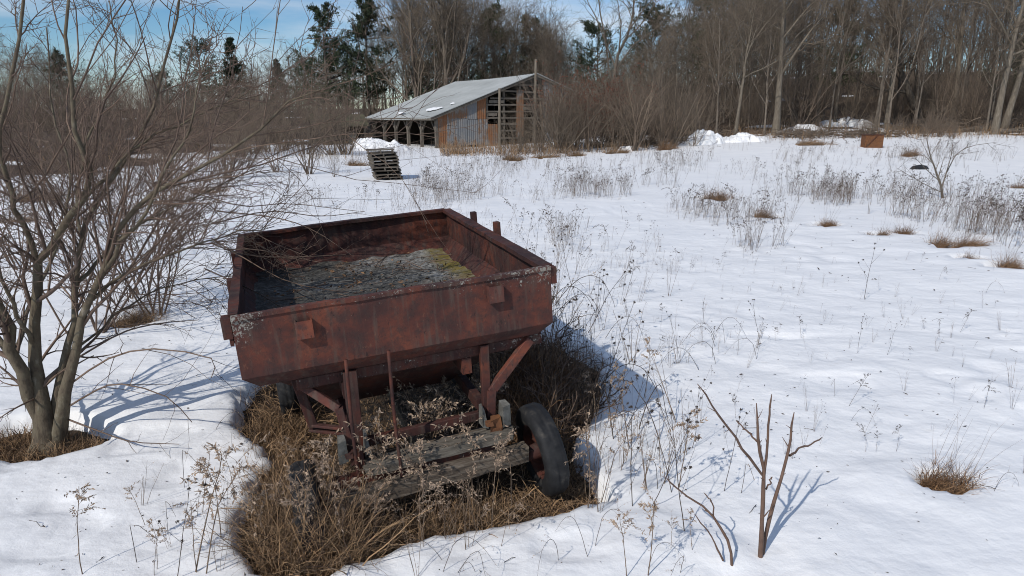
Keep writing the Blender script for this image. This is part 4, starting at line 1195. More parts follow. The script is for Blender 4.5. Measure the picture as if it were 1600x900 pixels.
# far-off wood that reads as one brown mass
def far_wood():
    rng = np.random.default_rng(9); n = 1700
    px = rng.uniform(-350, 1950, n); Y = rng.uniform(112, 175, n)
    x = (px - 800) / FPX * Y; b = T(x, Y)
    h = np.clip((topz(px, Y) - b) * rng.uniform(.3, .66, n), 2.5, 11); h[::3] = rng.uniform(2, 4.5, len(h[::3]))
    P = np.zeros((n, 4, 3)); base = np.stack([x, Y, b - .3], 1)
    d = unit(np.stack([rng.normal(0, .07, n), rng.normal(0, .07, n), np.ones(n)], 1))
    for k in range(4): P[:, k] = base + d * (h * k / 3)[:, None] + rng.normal(0, .12, (n, 3)) * (k > 0)
    R = (.05 + .006 * h)[:, None] * np.linspace(1, .3, 4)[None]
    a, ar = grow(P, R, 9, rng, .12, 1, 34, 12, .38, .3, .4, .5, .12, .14, 3, .022)
    c, cr = grow(a, ar, 1, rng, .2, 1, 36, 12, .7, .3, .3, .7, .1, .15, 3, .022)
    g = Geo(); g.add(*tubes(P, R, 3)); g.add(*tubes(a, ar, 3)); g.add(*tubes(c, cr, 3))
    o = kind(g.build('far_wood', 'twig', None, True), 'stuff')
    tag(o, 'hazy brown mass of leafless wood far behind everything', 'wood')
far_wood()

# ------------------------------------------------------------------ young tree at the near left
def young_tree():
    rng = np.random.default_rng(21); B = TREE_BASE
    t = empty('young_tree', (0, 0, 0))
    tag(t, 'leafless many-stemmed young tree at the near left reaching over the wagon', 'tree')
    Yb = float(B[1])
    # stems as pixel traces with the depth each one leans to
    ST = [
        ([(70, 700, 0), (58, 645, 0), (28, 570, -.1), (6, 500, -.15), (-25, 420, -.2), (-60, 320, -.2), (-80, 200, -.1)], .085, .022),
        ([(66, 700, .05), (56, 640, .08), (20, 560, .2), (-8, 520, .3), (-50, 450, .4), (-110, 340, .5)], .06, .018),
        ([(76, 700, -.02), (66, 625, 0), (52, 547, .05), (55, 477, .1), (58, 414, .1), (78, 392, .1), (112, 336, .05), (137, 296, 0), (136, 240, -.1), (112, 160, -.15), (102, 70, -.2), (112, -40, -.2)], .07, .012),
        ([(84, 700, .03), (90, 630, .07), (100, 556, .15), (112, 505, .2), (122, 440, .25), (128, 370, .3), (160, 300, .35), (212, 225, .4), (248, 140, .45), (272, 50, .5), (284, -50, .5)], .048, .010),
        ([(90, 698, .0), (102, 595, -.04), (122, 527, -.1), (136, 474, -.1), (163, 424, -.15), (180, 368, -.2), (212, 322, -.25), (258, 294, -.3), (320, 258, -.35), (385, 214, -.35), (445, 168, -.3), (500, 140, -.3)], .05, .007),
        ([(58, 414, .1), (36, 345, 0), (13, 292, -.1), (4, 220, -.15), (18, 130, -.2), (38, 20, -.2), (50, -60, -.2)], .032, .012),
        ([(52, 540, .05), (20, 470, -.3), (-20, 380, -.5), (-60, 300, -.6)], .026, .008),
        ([(122, 440, .25), (170, 392, .5), (240, 340, .7), (320, 300, .9), (400, 262, 1.0)], .024, .005),
        ([(136, 474, -.1), (190, 430, 0), (260, 402, .1), (340, 372, .2), (430, 352, .3)], .022, .004),
        ([(112, 336, .05), (170, 270, .2), (235, 215, .3), (330, 172, .4), (430, 120, .5)], .022, .004),
        ([(20, 560, .2), (50, 470, .7), (90, 380, 1.0), (110, 290, 1.2), (80, 180, 1.3), (76, 40, 1.4)], .028, .008),
        ([(100, 556, .15), (150, 520, .4), (210, 470, .6), (300, 440, .8), (380, 430, .9)], .018, .004),
        ([(163, 424, -.15), (215, 350, -.5), (262, 262, -.7), (300, 180, -.8), (318, 90, -.8)], .020, .005),
        ([(128, 370, .3), (120, 280, .6), (150, 190, .8), (180, 100, .9), (170, 0, 1.0)], .022, .006),
    ]
    S = []
    for pts, r0, r1 in ST:
        P = np.array([AT(a, b, Yb + c) for a, b, c in pts])
        if pts[0][1] > 690: P[0, 2] = min(P[0, 2], -.12)
        P = spline(P, 14); P[1:] += rng.normal(0, .012, (13, 3))
        S.append((P, np.linspace(0, 1, 14)))
    P = np.array([s[0] for s in S]); R = np.array([np.linspace(1, 0, 14) ** 1.15 * (r0 - r1) + r1 for _, r0, r1 in ST])
    R *= .76; R[:5, 0] *= 1.75; R[:5, 1] *= 1.35; R[:5, 2] *= 1.12
    # stems, then three orders of branches
    g = Geo(); g.add(*tubes(P[:5], R[:5], 9)); g.build('trunk', 'youngbark', t, True)
    # flared foot where the stems join
    c = np.array([B[0] + .03, B[1], 0]); n = 20; V = []
    for z, r in ((-.2, .21), (-.14, .18), (-.10, .155), (-.06, .13), (-.02, .10), (.0, .02)):
        for k in range(n):
            a = 2 * math.pi * k / n; q_ = 1 + .10 * math.sin(a * 5 + 1) + .05 * math.sin(a * 9)
            V.append(c + np.array([r * q_ * math.cos(a) * 1.05, r * q_ * math.sin(a) * .8, z]))
    q = [[j * n + k, j * n + (k + 1) % n, (j + 1) * n + (k + 1) % n, (j + 1) * n + k] for j in range(5) for k in range(n)]
    Geo().add(V, q).build('root_flare', 'youngbark', t, True)
    g = Geo(); g.add(*tubes(P[5:], R[5:], 7)); g.build('limbs', 'youngbark', t, True)
    a1, b1 = grow(P, R, 11, rng, .20, .98, 42, 14, .30, .35, .45, .5, .02, .13, 8, .0042, .45)
    # more reach to the side of the wagon
    a1b, b1b = grow(P[[3, 4, 7, 8, 9, 11]], R[[3, 4, 7, 8, 9, 11]], 9, rng, .3, 1.0, 26, 12, .42, .3, .3, .5, -.01, .08, 8, .0042, .5)
    a1 = np.vstack([a1, a1b]); b1 = np.vstack([b1, b1b])
    a2, b2 = grow(a1, b1, 6, rng, .12, .98, 40, 14, .5, .35, .4, .6, .015, .12, 6, .0028, .18)
    a3, b3 = grow(a2, b2, 3, rng, .15, 1, 42, 15, .5, .35, .3, .65, .01, .14, 4, .0021, .07)
    g = Geo(); g.add(*tubes(a1, b1, 5)); g.build('branches', 'youngtwig', t, True)
    g = Geo(); g.add(*tubes(a2, b2, 4)); g.add(*tubes(a3, b3, 3)); g.build('crown', 'youngtwig', t, True)
    # drooping low twigs over the snow
    low = [[(100, 640, 0), (150, 610, -.2), (190, 600, -.4), (260, 620, -.5), (300, 660, -.5)], [(110, 600, 0), (170, 560, -.3), (240, 545, -.4), (330, 560, -.5), (330, 590, -.5)],
           [(120, 560, 0), (190, 520, .1), (250, 505, .2), (310, 500, .3)], [(60, 620, 0), (20, 640, -.3), (-10, 660, -.4)], [(105, 655, 0), (150, 672, -.25), (205, 690, -.3), (280, 694, -.35)]]
    Pl = np.array([spline([AT(a, b, Yb + c) for a, b, c in l], 9) for l in low]); Rl = np.linspace(.009, .003, 9)[None].repeat(len(low), 0)
    l2, m2 = grow(Pl, Rl, 7, rng, .2, 1, 45, 15, .3, .4, .3, .55, .0, .15, 5, .002, .1)
    g = Geo(); g.add(*tubes(Pl, Rl, 5)); g.add(*tubes(l2, m2, 3)); g.build('low_twigs', 'youngtwig', t, True)
    # twigs that hang into the wagon box
    tw = [[(330, 372, .5), (372, 395, .3), (440, 402, .2), (540, 398, .4)], [(330, 380, .3), (372, 398, .2), (450, 440, 0), (545, 458, .1)], [(320, 420, .2), (365, 440, 0), (410, 462, -.2), (450, 488, -.25)],
          [(340, 330, .8), (430, 340, .7), (490, 360, .7), (548, 398, .7)], [(350, 390, .2), (400, 390, .2), (460, 402, .3), (500, 410, .3)], [(330, 350, .6), (420, 330, .8), (500, 338, .9), (570, 330, 1.0)],
          [(300, 300, .9), (380, 322, .9), (450, 318, 1.), (560, 330, 1.2)]]
    Pt = np.array([spline([AT(a, b, Yb + c) for a, b, c in l], 9) for l in tw]); Rt = np.linspace(.0065, .0026, 9)[None].repeat(len(tw), 0)
    l2, m2 = grow(Pt, Rt, 5, rng, .2, 1, 35, 12, .3, .4, .3, .6, .0, .12, 5, .002, .1)
    g = Geo(); g.add(*tubes(Pt, Rt, 5)); g.add(*tubes(l2, m2, 3)); g.build('reaching_twigs', 'youngtwig', t, True)
young_tree()

def thicket(px, py, H, stems, spread, seed, label, r0=.014):
    p = G(px, py)
    me = shrub_mesh(seed, H, stems, spread, r0, 'youngtwig', None, 8, 5)
    return plant_tree('thicket_shrub', me, p, 0, 1.0, label, 'shrub')
thicket(150, 520, 3.2, 9, .38, 901, 'stemmy thicket shrub directly behind the young tree')
thicket(245, 492, 2.6, 10, .42, 902, 'low thicket shrub between the young tree and the wagon')
thicket(205, 470, 3.6, 8, .35, 903, 'taller thicket shrub rising behind the flattened grass')
thicket(40, 420, 3.4, 10, .4, 904, 'thicket shrub behind the young tree near the picture edge')
thicket(130, 350, 3.6, 9, .4, 905, 'thin grey-brown shrub farther back behind the young tree', .018)
thicket(300, 380, 3.0, 9, .45, 906, 'spreading thin shrub on the snow behind the wagon corner', .014)
thicket(20, 300, 4.2, 10, .4, 907, 'tall thin shrub at the far end of the snow beyond the young tree', .02)
thicket(250, 300, 4.0, 11, .4, 908, 'reddish shrub clump standing past the spreading thin shrub', .02)

# ------------------------------------------------------------------ saplings
for dx_, dy_, h_, sd_, lb_ in ((1.42, .75, .85, 931, 'dark bramble tangle just behind the free-standing wheel'), (1.42, 1.35, 1.05, 932, 'tallest dark bramble tangle along the shaded side of the wagon'), (1.45, 2.0, .95, 933, 'dark bramble tangle at the far end of the shaded side')):
    p_ = WL(dx_, dy_, -1.66); p_[2] = float(T(p_[0], p_[1])) - .1
    plant_tree('bramble', shrub_mesh(sd_, h_, 15, .55, .006, 'youngtwig', None, 6, 4), p_, 0, 1.0, lb_, 'bramble')

def traced_plant(name, traces, Y, mat, label, cat, part='stem', twigs=0, seed=1, tw_r=.003, sides=7):
    rng = np.random.default_rng(seed)
    base = None; root = None
    for k, (pts, r0, r1) in enumerate(traces):
        P = np.array([AT(a, b, Y + c) for a, b, c in pts])
        if root is None:
            z = float(T(P[0, 0], P[0, 1])); base = np.array([P[0, 0], P[0, 1], z])
            root = empty(name, base); tag(root, label, cat)
        P = spline(P - base, 10); P[2:-1] += rng.normal(0, .004, (7, 3))
        if k == 0: P[0, 2] = -.12
        R = (np.linspace(r0, r1, 10) * rng.uniform(.9, 1.14, 10))[None]; R[0, -1] = r1 * .45
        v, q = tubes(P[None], R, sides); n = len(v)
        Geo().add(v, q, [[n - sides, n - sides + j, n - sides + j + 1] for j in range(1, sides - 1)]).build(part, mat, root, True)
        if mat == 'redstem':          # buds and short spurs along the shoots
            a, b = grow(P[None], R, 5, rng, .25, 1, 45, 12, .05, .5, .2, .5, .1, .1, 4, .0022, .012)
            Geo().add(*tubes(a, b, 4)).build('buds', mat, root, True)
        if twigs:
            a, b = grow(P[None], R, twigs, rng, .35, 1, 42, 12, .35, .3, .4, .6, .02, .1, 6, tw_r)
            a2, b2 = grow(a, b, 4, rng, .2, 1, 42, 12, .45, .3, .4, .6, .02, .12, 4, tw_r * .7)
            g = Geo(); g.add(*tubes(a, b, 4)); g.add(*tubes(a2, b2, 3)); g.build('twigs', mat, root, True)
    return root
traced_plant('forked_sapling', [
    ([(1189, 868, 0), (1191, 810, 0), (1193, 745, 0), (1187, 690, 0), (1182, 630, 0)], .016, .006),
    ([(1193, 748, 0), (1198, 700, .02), (1203, 650, .03), (1206, 616, .03)], .010, .005),
    ([(1191, 866, .03), (1203, 805, .06), (1225, 735, .1), (1235, 690, .12), (1241, 644, .13)], .015, .006),
    ([(1234, 712, .12), (1250, 702, .2), (1268, 693, .26), (1285, 683, .3)], .007, .004),
    ([(1191, 742, 0), (1160, 700, -.12), (1125, 650, -.25), (1090, 600, -.4)], .0085, .0045),
    ([(1183, 690, 0), (1168, 674, .06), (1150, 657, .12)], .006, .004),
    ([(1197, 765, .02), (1203, 752, .03), (1207, 746, .04)], .006, .004)], 3.72, 'redstem', 'bare forked sapling in the near snow casting a thin shadow', 'sapling', 'stem', 0, 5)
traced_plant('bent_stem_plant', [
    ([(1147, 884, 0), (1135, 840, 0), (1108, 800, .05), (1060, 765, .1), (1040, 745, .1)], .009, .004),
    ([(1115, 808, .05), (1112, 785, .06), (1100, 770, .08)], .005, .003),
    ([(1130, 876, .0), (1110, 835, .0), (1085, 803, .0)], .006, .003)], 3.62, 'redstem', 'dark bent stem beside the forked sapling', 'plant')
P_ = G(1474, 309)
traced_plant('field_sapling', [
    ([(1474, 310, 0), (1467, 280, 0), (1456, 250, 0), (1447, 215, 0)], .045, .010),
    ([(1472, 292, 0), (1480, 268, .2), (1496, 240, .4), (1520, 228, .6), (1560, 222, .7)], .022, .006),
    ([(1468, 283, 0), (1445, 262, -.3), (1420, 235, -.5)], .016, .005),
    ([(1478, 272, .2), (1486, 245, 0), (1490, 215, 0)], .016, .006),
    ([(1470, 300, 0), (1440, 285, -.2), (1400, 262, -.4)], .015, .006)], float(P_[1]), 'bark', 'small bare tree standing alone in the open snow near the steel tank', 'sapling', 'stem', 8, 3, .006)

# ------------------------------------------------------------------ dead grass
def blade_lines(C, H, lean, rng, N=5, droop=.6, bias=None, wob=.10):
    n = len(C); az = rng.uniform(0, 2 * math.pi, n)
    d = np.stack([np.cos(az) * lean, np.sin(az) * lean, np.ones(n)], 1)
    if bias is not None: d = d + bias
    d = unit(d); P = np.zeros((n, N, 3)); P[:, 0] = C
    for k in range(1, N):
        P[:, k] = P[:, k - 1] + d * (H / (N - 1))[:, None]
        d = d + rng.normal(0, wob, d.shape); d[:, 2] -= droop * rng.random(n) * .9 * k / N; d = unit(d)
    fl = C[:, 2][:, None] + .012
    P[:, 1:, 2] = np.maximum(P[:, 1:, 2], fl)
    return P

def tuss(k, px, py, w, hf, kd, label):
    p = G(px, py); s_ = w / FPX * (p[1] / _cp); r = s_ * .42
    rng = np.random.default_rng(1000 + k)
    n = int(np.clip(900 * (w / 60), 260, 1500)); far = p[1] / 12
    m = 3 + int(rng.integers(0, 4)); H = np.zeros(0); C = np.zeros((0, 3)); Ps = []
    sw = rng.uniform(-.5, .9)
    for c_ in range(m):
        nn = int(n * rng.uniform(.5, 1.4) / m); a = rng.uniform(0, 2 * math.pi, nn); rr = r * rng.uniform(.25, .6) * np.sqrt(rng.random(nn))
        ox = rng.uniform(-.75, .75) * r; oy = rng.uniform(-.45, .45) * r
        c0 = np.stack([ox + rr * np.cos(a), oy + rr * np.sin(a) * .8, np.full(nn, -.14)], 1)
        h0 = ((.10 + .28 * s_ ** .6 * hf) * rng.uniform(.5, 1.6, nn) + .13) * rng.uniform(.6, 1.15)
        dz = rng.uniform(-1, 1, 2) * .7 + np.array([.55 + sw * .5, 0])
        Ps.append(blade_lines(c0, h0, .2 + .8 * rng.random(nn), rng, 6, rng.uniform(.7, 1.7), np.array([dz[0], dz[1], .1]), .26))
        C = np.vstack([C, c0]); H = np.r_[H, h0]
    P = np.vstack(Ps); n = len(P)
    g = Geo(); g.add(*ribbons(P, np.clip(.0045 * far, .0045, .024) * rng.uniform(.6, 1.6, n), rng))
    o = empty('grass_tussock', p); tag(o, label, 'grass')
    kind(g.build('blades', 'rustgrass' if kd == 'r' else 'grass', o), 'stuff')
    n2 = max(8, n // 40); j = rng.integers(0, n, n2)
    P2 = blade_lines(C[j], H[j] * rng.uniform(1.6, 2.6, n2), rng.uniform(.1, .5, n2), rng, 5, .25, np.array([.25, 0, .2]))
    g = Geo(); g.add(*ribbons(P2, np.clip(.003 * far, .003, .014) * np.ones(n2), rng)); g.build('stalks', 'weed', o)
for k, a in enumerate(TUSS): tuss(k, *a)

def grass_bed():
    """matted dead grass in the melted-out strip under the wagon and at the young tree's foot"""
    rng = np.random.default_rng(55)
    N = 46000
    x = rng.uniform(-2.7, 1.1, N); y = rng.uniform(3.4, 8.3, N)
    dens = .35 + .65 * sstep(-.12, .22, fbm(x * 1.5, y * 1.5, 81, 3)) 
    s = snow_sd(x, y)
    dens = dens * np.where(s > -.35, 1.0, .5) * np.where(y > 5.6, .6, 1)
    k = (s < .03) & (rng.random(N) < dens); x = x[k]; y = y[k]; n = len(x)
    C = np.stack([x, y, T(x, y) - .15 + .04 * fbm(x * 2.5, y * 2.5, 71, 3) - .01], 1)
    H = rng.uniform(.10, .34, n)
    # combed in swirls, leaning away from the tyre tracks
    ang = 6.3 * fbm(x * .8, y * .8, 85, 2) * 2
    P = blade_lines(C, H, .5 + 1.0 * rng.random(n), rng, 5, 1.2, np.stack([np.cos(ang), np.sin(ang), 0 * x], 1) * .9, .24)
    g = Geo(); g.add(*ribbons(P, rng.uniform(.004, .011, n), rng))
    K = 1400; j = rng.integers(0, n, K); g.add(*leaves(C[j] + np.array([0, 0, .05]) + rng.normal(0, .03, (K, 3)), rng.normal(size=(K, 3)) * np.array([1, 1, .4]), rng.uniform(.03, .07, K), rng.uniform(.015, .04, K), rng))
    o = kind(g.build('dead_grass', 'grass', None), 'stuff'); tag(o, 'matted dead grass where snow melted away under the wagon', 'grass')
    # taller tangle heaped over the half-buried front wheel and along the snow's edge
    def heap(name, pts, n, Hr, label, mat='grass', wd=(.004, .008), bias=(0, 0, .3), dr=.8):
        C = []
        for (cx, cy, rx, ry, wgt) in pts:
            m = int(n * wgt); a = rng.uniform(0, 6.283, m); r_ = np.sqrt(rng.random(m))
            C.append(np.stack([cx + rx * r_ * np.cos(a), cy + ry * r_ * np.sin(a)], 1))
        C = np.vstack(C); z = T(C[:, 0], C[:, 1]) - .16
        C = np.column_stack([C, z])
        P = blade_lines(C, rng.uniform(*Hr, len(C)) * rng.uniform(.55, 1, len(C)), rng.uniform(.1, 1.3, len(C)), rng, 7, dr * rng.uniform(.4, 1.9, len(C)), np.array(bias), .26)
        g = Geo(); g.add(*ribbons(P, rng.uniform(*wd, len(C)) * np.where(rng.random(len(C)) < .12, 1.9, 1), rng))
        b = np.array([pts[0][0], pts[0][1], float(T(pts[0][0], pts[0][1])) - .15])
        v, q, t_ = g.arrays(); me = mkmesh(name, v - b, q, t_, mat)
        o = mkobj(name, me); o.location = tuple(b)
        return tag(o, label, 'grass')
    fl = WL(-.80, -.13, -1.68); fr = WL(.86, -.1, -1.68)
    heap('grass_tangle', [(fl[0] - .12, fl[1] - .12, .18, .22, .45), (fl[0] + .14, fl[1] - .22, .30, .12, .35), (fl[0] - .18, fl[1] + .30, .12, .40, .2)], 1500, (.25, .62), 'tall tangle of dead grass heaped over the half-buried front wheel', dr=.75, bias=(.25, .1, .3))
    heap('grass_tangle', [(fl[0] + .55, fl[1] + .0, .40, .12, .5), (fl[0] + .95, fl[1] + .2, .40, .12, .5)], 1500, (.16, .42), 'dead grass drooping before the wooden axle beam', dr=.8)
    heap('grass_tangle', [(fr[0] - .12, fr[1] - .22, .30, .10, .6), (fr[0] + .22, fr[1] + .12, .12, .30, .4)], 1100, (.10, .26), 'dead grass fringe around the free-standing front wheel')
    heap('grass_tangle', [(fl[0] - .02, fl[1] - .33, .20, .07, .5), (fl[0] + .22, fl[1] - .30, .16, .08, .3), (fl[0] - .22, fl[1] - .12, .07, .2, .2)], 1000, (.6, .95), 'upright dead grass standing in front of the half-buried front wheel', dr=.30, bias=(.1, .25, .9))
    rl = WL(-.95, 1.6, -1.68)
    heap('grass_tangle', [(rl[0] - .05, rl[1], .25, .55, .6), (rl[0] + .2, rl[1] - .8, .25, .45, .4)], 2200, (.18, .42), 'bank of dead grass beside the rear wheel in shade of the box')
    B = TREE_BASE
    heap('grass_tangle', [(B[0] - .15, B[1] - .02, .5, .26, .6), (B[0] + .28, B[1] - .05, .22, .16, .25), (B[0] - .35, B[1] + .1, .25, .2, .15)], 2600, (.08, .26), 'dead grass ring around the foot of the young tree', dr=.6)
    # dark weedy clump at the right rear of the wagon
    rr = WL(1.25, 1.5, -1.68)
    heap('weed_clump', [(rr[0] + .05, rr[1], .30, .75, .5), (rr[0] + .2, rr[1] + .5, .35, .5, .3), (rr[0] - .02, rr[1] - .85, .22, .35, .2)], 2200, (.35, .95), 'russet grass clump growing along the shaded side of the wagon', 'rustgrass', (.004, .009), (.35, -.15, .6), .55)
grass_bed()

# ------------------------------------------------------------------ weeds
def weed_mesh(seed, kind_, lo=False):
    """unit-height dry weed; returns parts"""
    rng = np.random.default_rng(seed)
    def tb(P, R, n):
        if not lo: return tubes(P, R, n)
        k = np.unique(np.linspace(0, P.shape[1] - 1, max(3, P.shape[1] // 2) if P.shape[1] > 5 else 3).astype(int))
        return tubes(P[:, k], R[:, k], 3)
    def line(b, d, L, N, wob, grav):
        P = [np.array(b, float)]; d = np.array(d, float)
        for k in range(N - 1):
            d = d / np.linalg.norm(d); P.append(P[-1] + d * L / (N - 1)); d = d + rng.normal(0, wob, 3); d[2] -= grav
        return np.array(P)
    g = Geo(); h = Geo(); hp = []
    if kind_ == 'plume':            # goldenrod: nodding plume of curled seed leaves
        P = line((0, 0, -.12), (rng.normal(0, .10), rng.normal(0, .10), 1), 1.1, 10, .045, .0); P[7:] += np.cumsum(np.array([[.02, 0, -.012]] * 3), 0) * rng.uniform(.2, 2)
        g.add(*tb(P[None], np.linspace(.0065, .003, 10)[None], 5))
        a, b = grow(P[None], np.full((1, 10), .004), 9, rng, .66, 1, 48, 15, .26, .4, .3, .5, -.16, .16, 6, .0016)
        g.add(*tb(a, b, 3))
        K = 190; i = rng.integers(0, len(a), K); p, d = interp(a[i], rng.uniform(.2, 1, K))
        h.add(*leaves(p, d + rng.normal(0, .7, (K, 3)) - np.array([0, 0, .3]), rng.uniform(.02, .055, K), rng.uniform(.008, .018, K), rng))
        K = 10; p, d = interp(np.repeat(P[None], K, 0), rng.uniform(.25, .7, K))
        h.add(*leaves(p, d * .3 + rng.normal(0, .8, (K, 3)) - np.array([0, 0, .9]), rng.uniform(.03, .07, K), rng.uniform(.005, .011, K), rng))
    elif kind_ == 'umbel':          # wild carrot: side stems ending in dark curled heads
        P = line((0, 0, -.12), (rng.normal(0, .16), rng.normal(0, .16), 1), 1.1, 9, .04, .0)
        g.add(*tb(P[None], np.linspace(.0045, .002, 9)[None], 5))
        a, b = grow(P[None], np.full((1, 9), .004), 5, rng, .35, .95, 30, 8, .36, .3, .3, .5, .04, .05, 5, .0016)
        g.add(*tb(a, b, 4))
        tips = np.vstack([a[:, -1], P[-1:]])
        for p in tips:
            K = 26; d = unit(rng.normal(size=(K, 3)) + np.array([0, 0, .5]))
            h.add(*leaves(p + rng.normal(0, .003, (K, 3)), d, rng.uniform(.012, .026, K), rng.uniform(.005, .01, K), rng))
    elif kind_ == 'cane':           # arching cane that comes back to the snow
        L = 1.5; az = 0
        n = 16; u = np.linspace(0, 1, n); P = np.stack([u * .85, .06 * np.sin(u * 5), -.1 + .62 * np.sin(u * math.pi * .97) ** .85], 1) + np.cumsum(rng.normal(0, .006, (n, 3)), 0)
        g.add(*tb(P[None], np.linspace(.0055, .0022, n)[None], 5))
        a, b = grow(P[None], np.full((1, n), .004), 5, rng, .4, 1, 45, 12, .16, .4, .2, .5, -.05, .1, 5, .0014); g.add(*tb(a, b, 3))
        K = 12; i = rng.integers(0, len(a), K); p, d = interp(a[i], rng.random(K)); h.add(*leaves(p, rng.normal(size=(K, 3)) - np.array([0, 0, .8]), .03, .012, rng))
    elif kind_ == 'broken':         # stalk snapped over
        z = rng.uniform(.45, .7); P = np.array([(0, 0, -.12), (.02, 0, z * .5), (.03, .01, z), (.12, .03, z - .06), (.28, .05, z - .22 - rng.uniform(0, .2))])
        g.add(*tb(P[None], np.linspace(.005, .003, 5)[None], 5))
        K = 14; p, d = interp(np.repeat(P[None], K, 0), rng.uniform(.6, 1, K)); h.add(*leaves(p, rng.normal(size=(K, 3)) - np.array([0, 0, .5]), rng.uniform(.02, .04, K), .01, rng))
    else:                           # a few straight thin stalks
        n = 4; P = np.zeros((n, 6, 3))
        for k in range(n): P[k] = line((rng.normal(0, .03), rng.normal(0, .03), -.1), (rng.normal(0, .16), rng.normal(0, .16), 1), rng.uniform(.6, 1.1), 6, .05, .0)
        g.add(*tb(P, np.linspace(.0038, .0018, 6)[None].repeat(n, 0), 4))
        a, b = grow(P, np.full((n, 6), .003), 3, rng, .5, 1, 34, 10, .22, .4, .3, .5, .03, .08, 4, .0013); g.add(*tb(a, b, 3))
        K = 24; i = rng.integers(0, len(a), K); p, d = interp(a[i], rng.uniform(.5, 1, K)); h.add(*leaves(p, d + rng.normal(0, .6, (K, 3)), rng.uniform(.01, .022, K), .006, rng))
    return g.arrays(), h.arrays()

WEED = {k: [weed_mesh(2000 + 31 * i + 7 * j, k) for i in range(5)] for j, k in enumerate(('plume', 'umbel', 'cane', 'broken', 'stalks'))}
WMESH = {}
FIELD = {k: [weed_mesh(2000 + 31 * i + 7 * j, k, True) for i in range(5)] for j, k in enumerate(('plume', 'umbel', 'cane', 'broken', 'stalks'))}
def weed(kd, i, pos, h, rz, label, group=None, tilt=(0, 0), thick=1.0):
    key = (kd, i)
    if key not in WMESH:
        (gv, gq, gt), (hv, hq, ht) = WEED[kd][i]
        WMESH[key] = (mkmesh('stalk', gv, gq, gt, 'weeddark' if kd in ('umbel', 'cane', 'broken') else 'weed', True), mkmesh('seed_heads', hv, hq, ht, 'weeddark' if kd == 'umbel' else 'seed'))
    e = empty('dry_weed', pos, rz, h); e.rotation_euler[0] = tilt[0]; e.rotation_euler[1] = tilt[1]
    for nm, me in zip(('stalk', 'seed_heads'), WMESH[key]): kind(mkobj(nm, me, e), 'stuff' if nm == 'seed_heads' else 'thing') if nm == 'seed_heads' else mkobj(nm, me, e)
    return tag(e, label, 'weed', group)

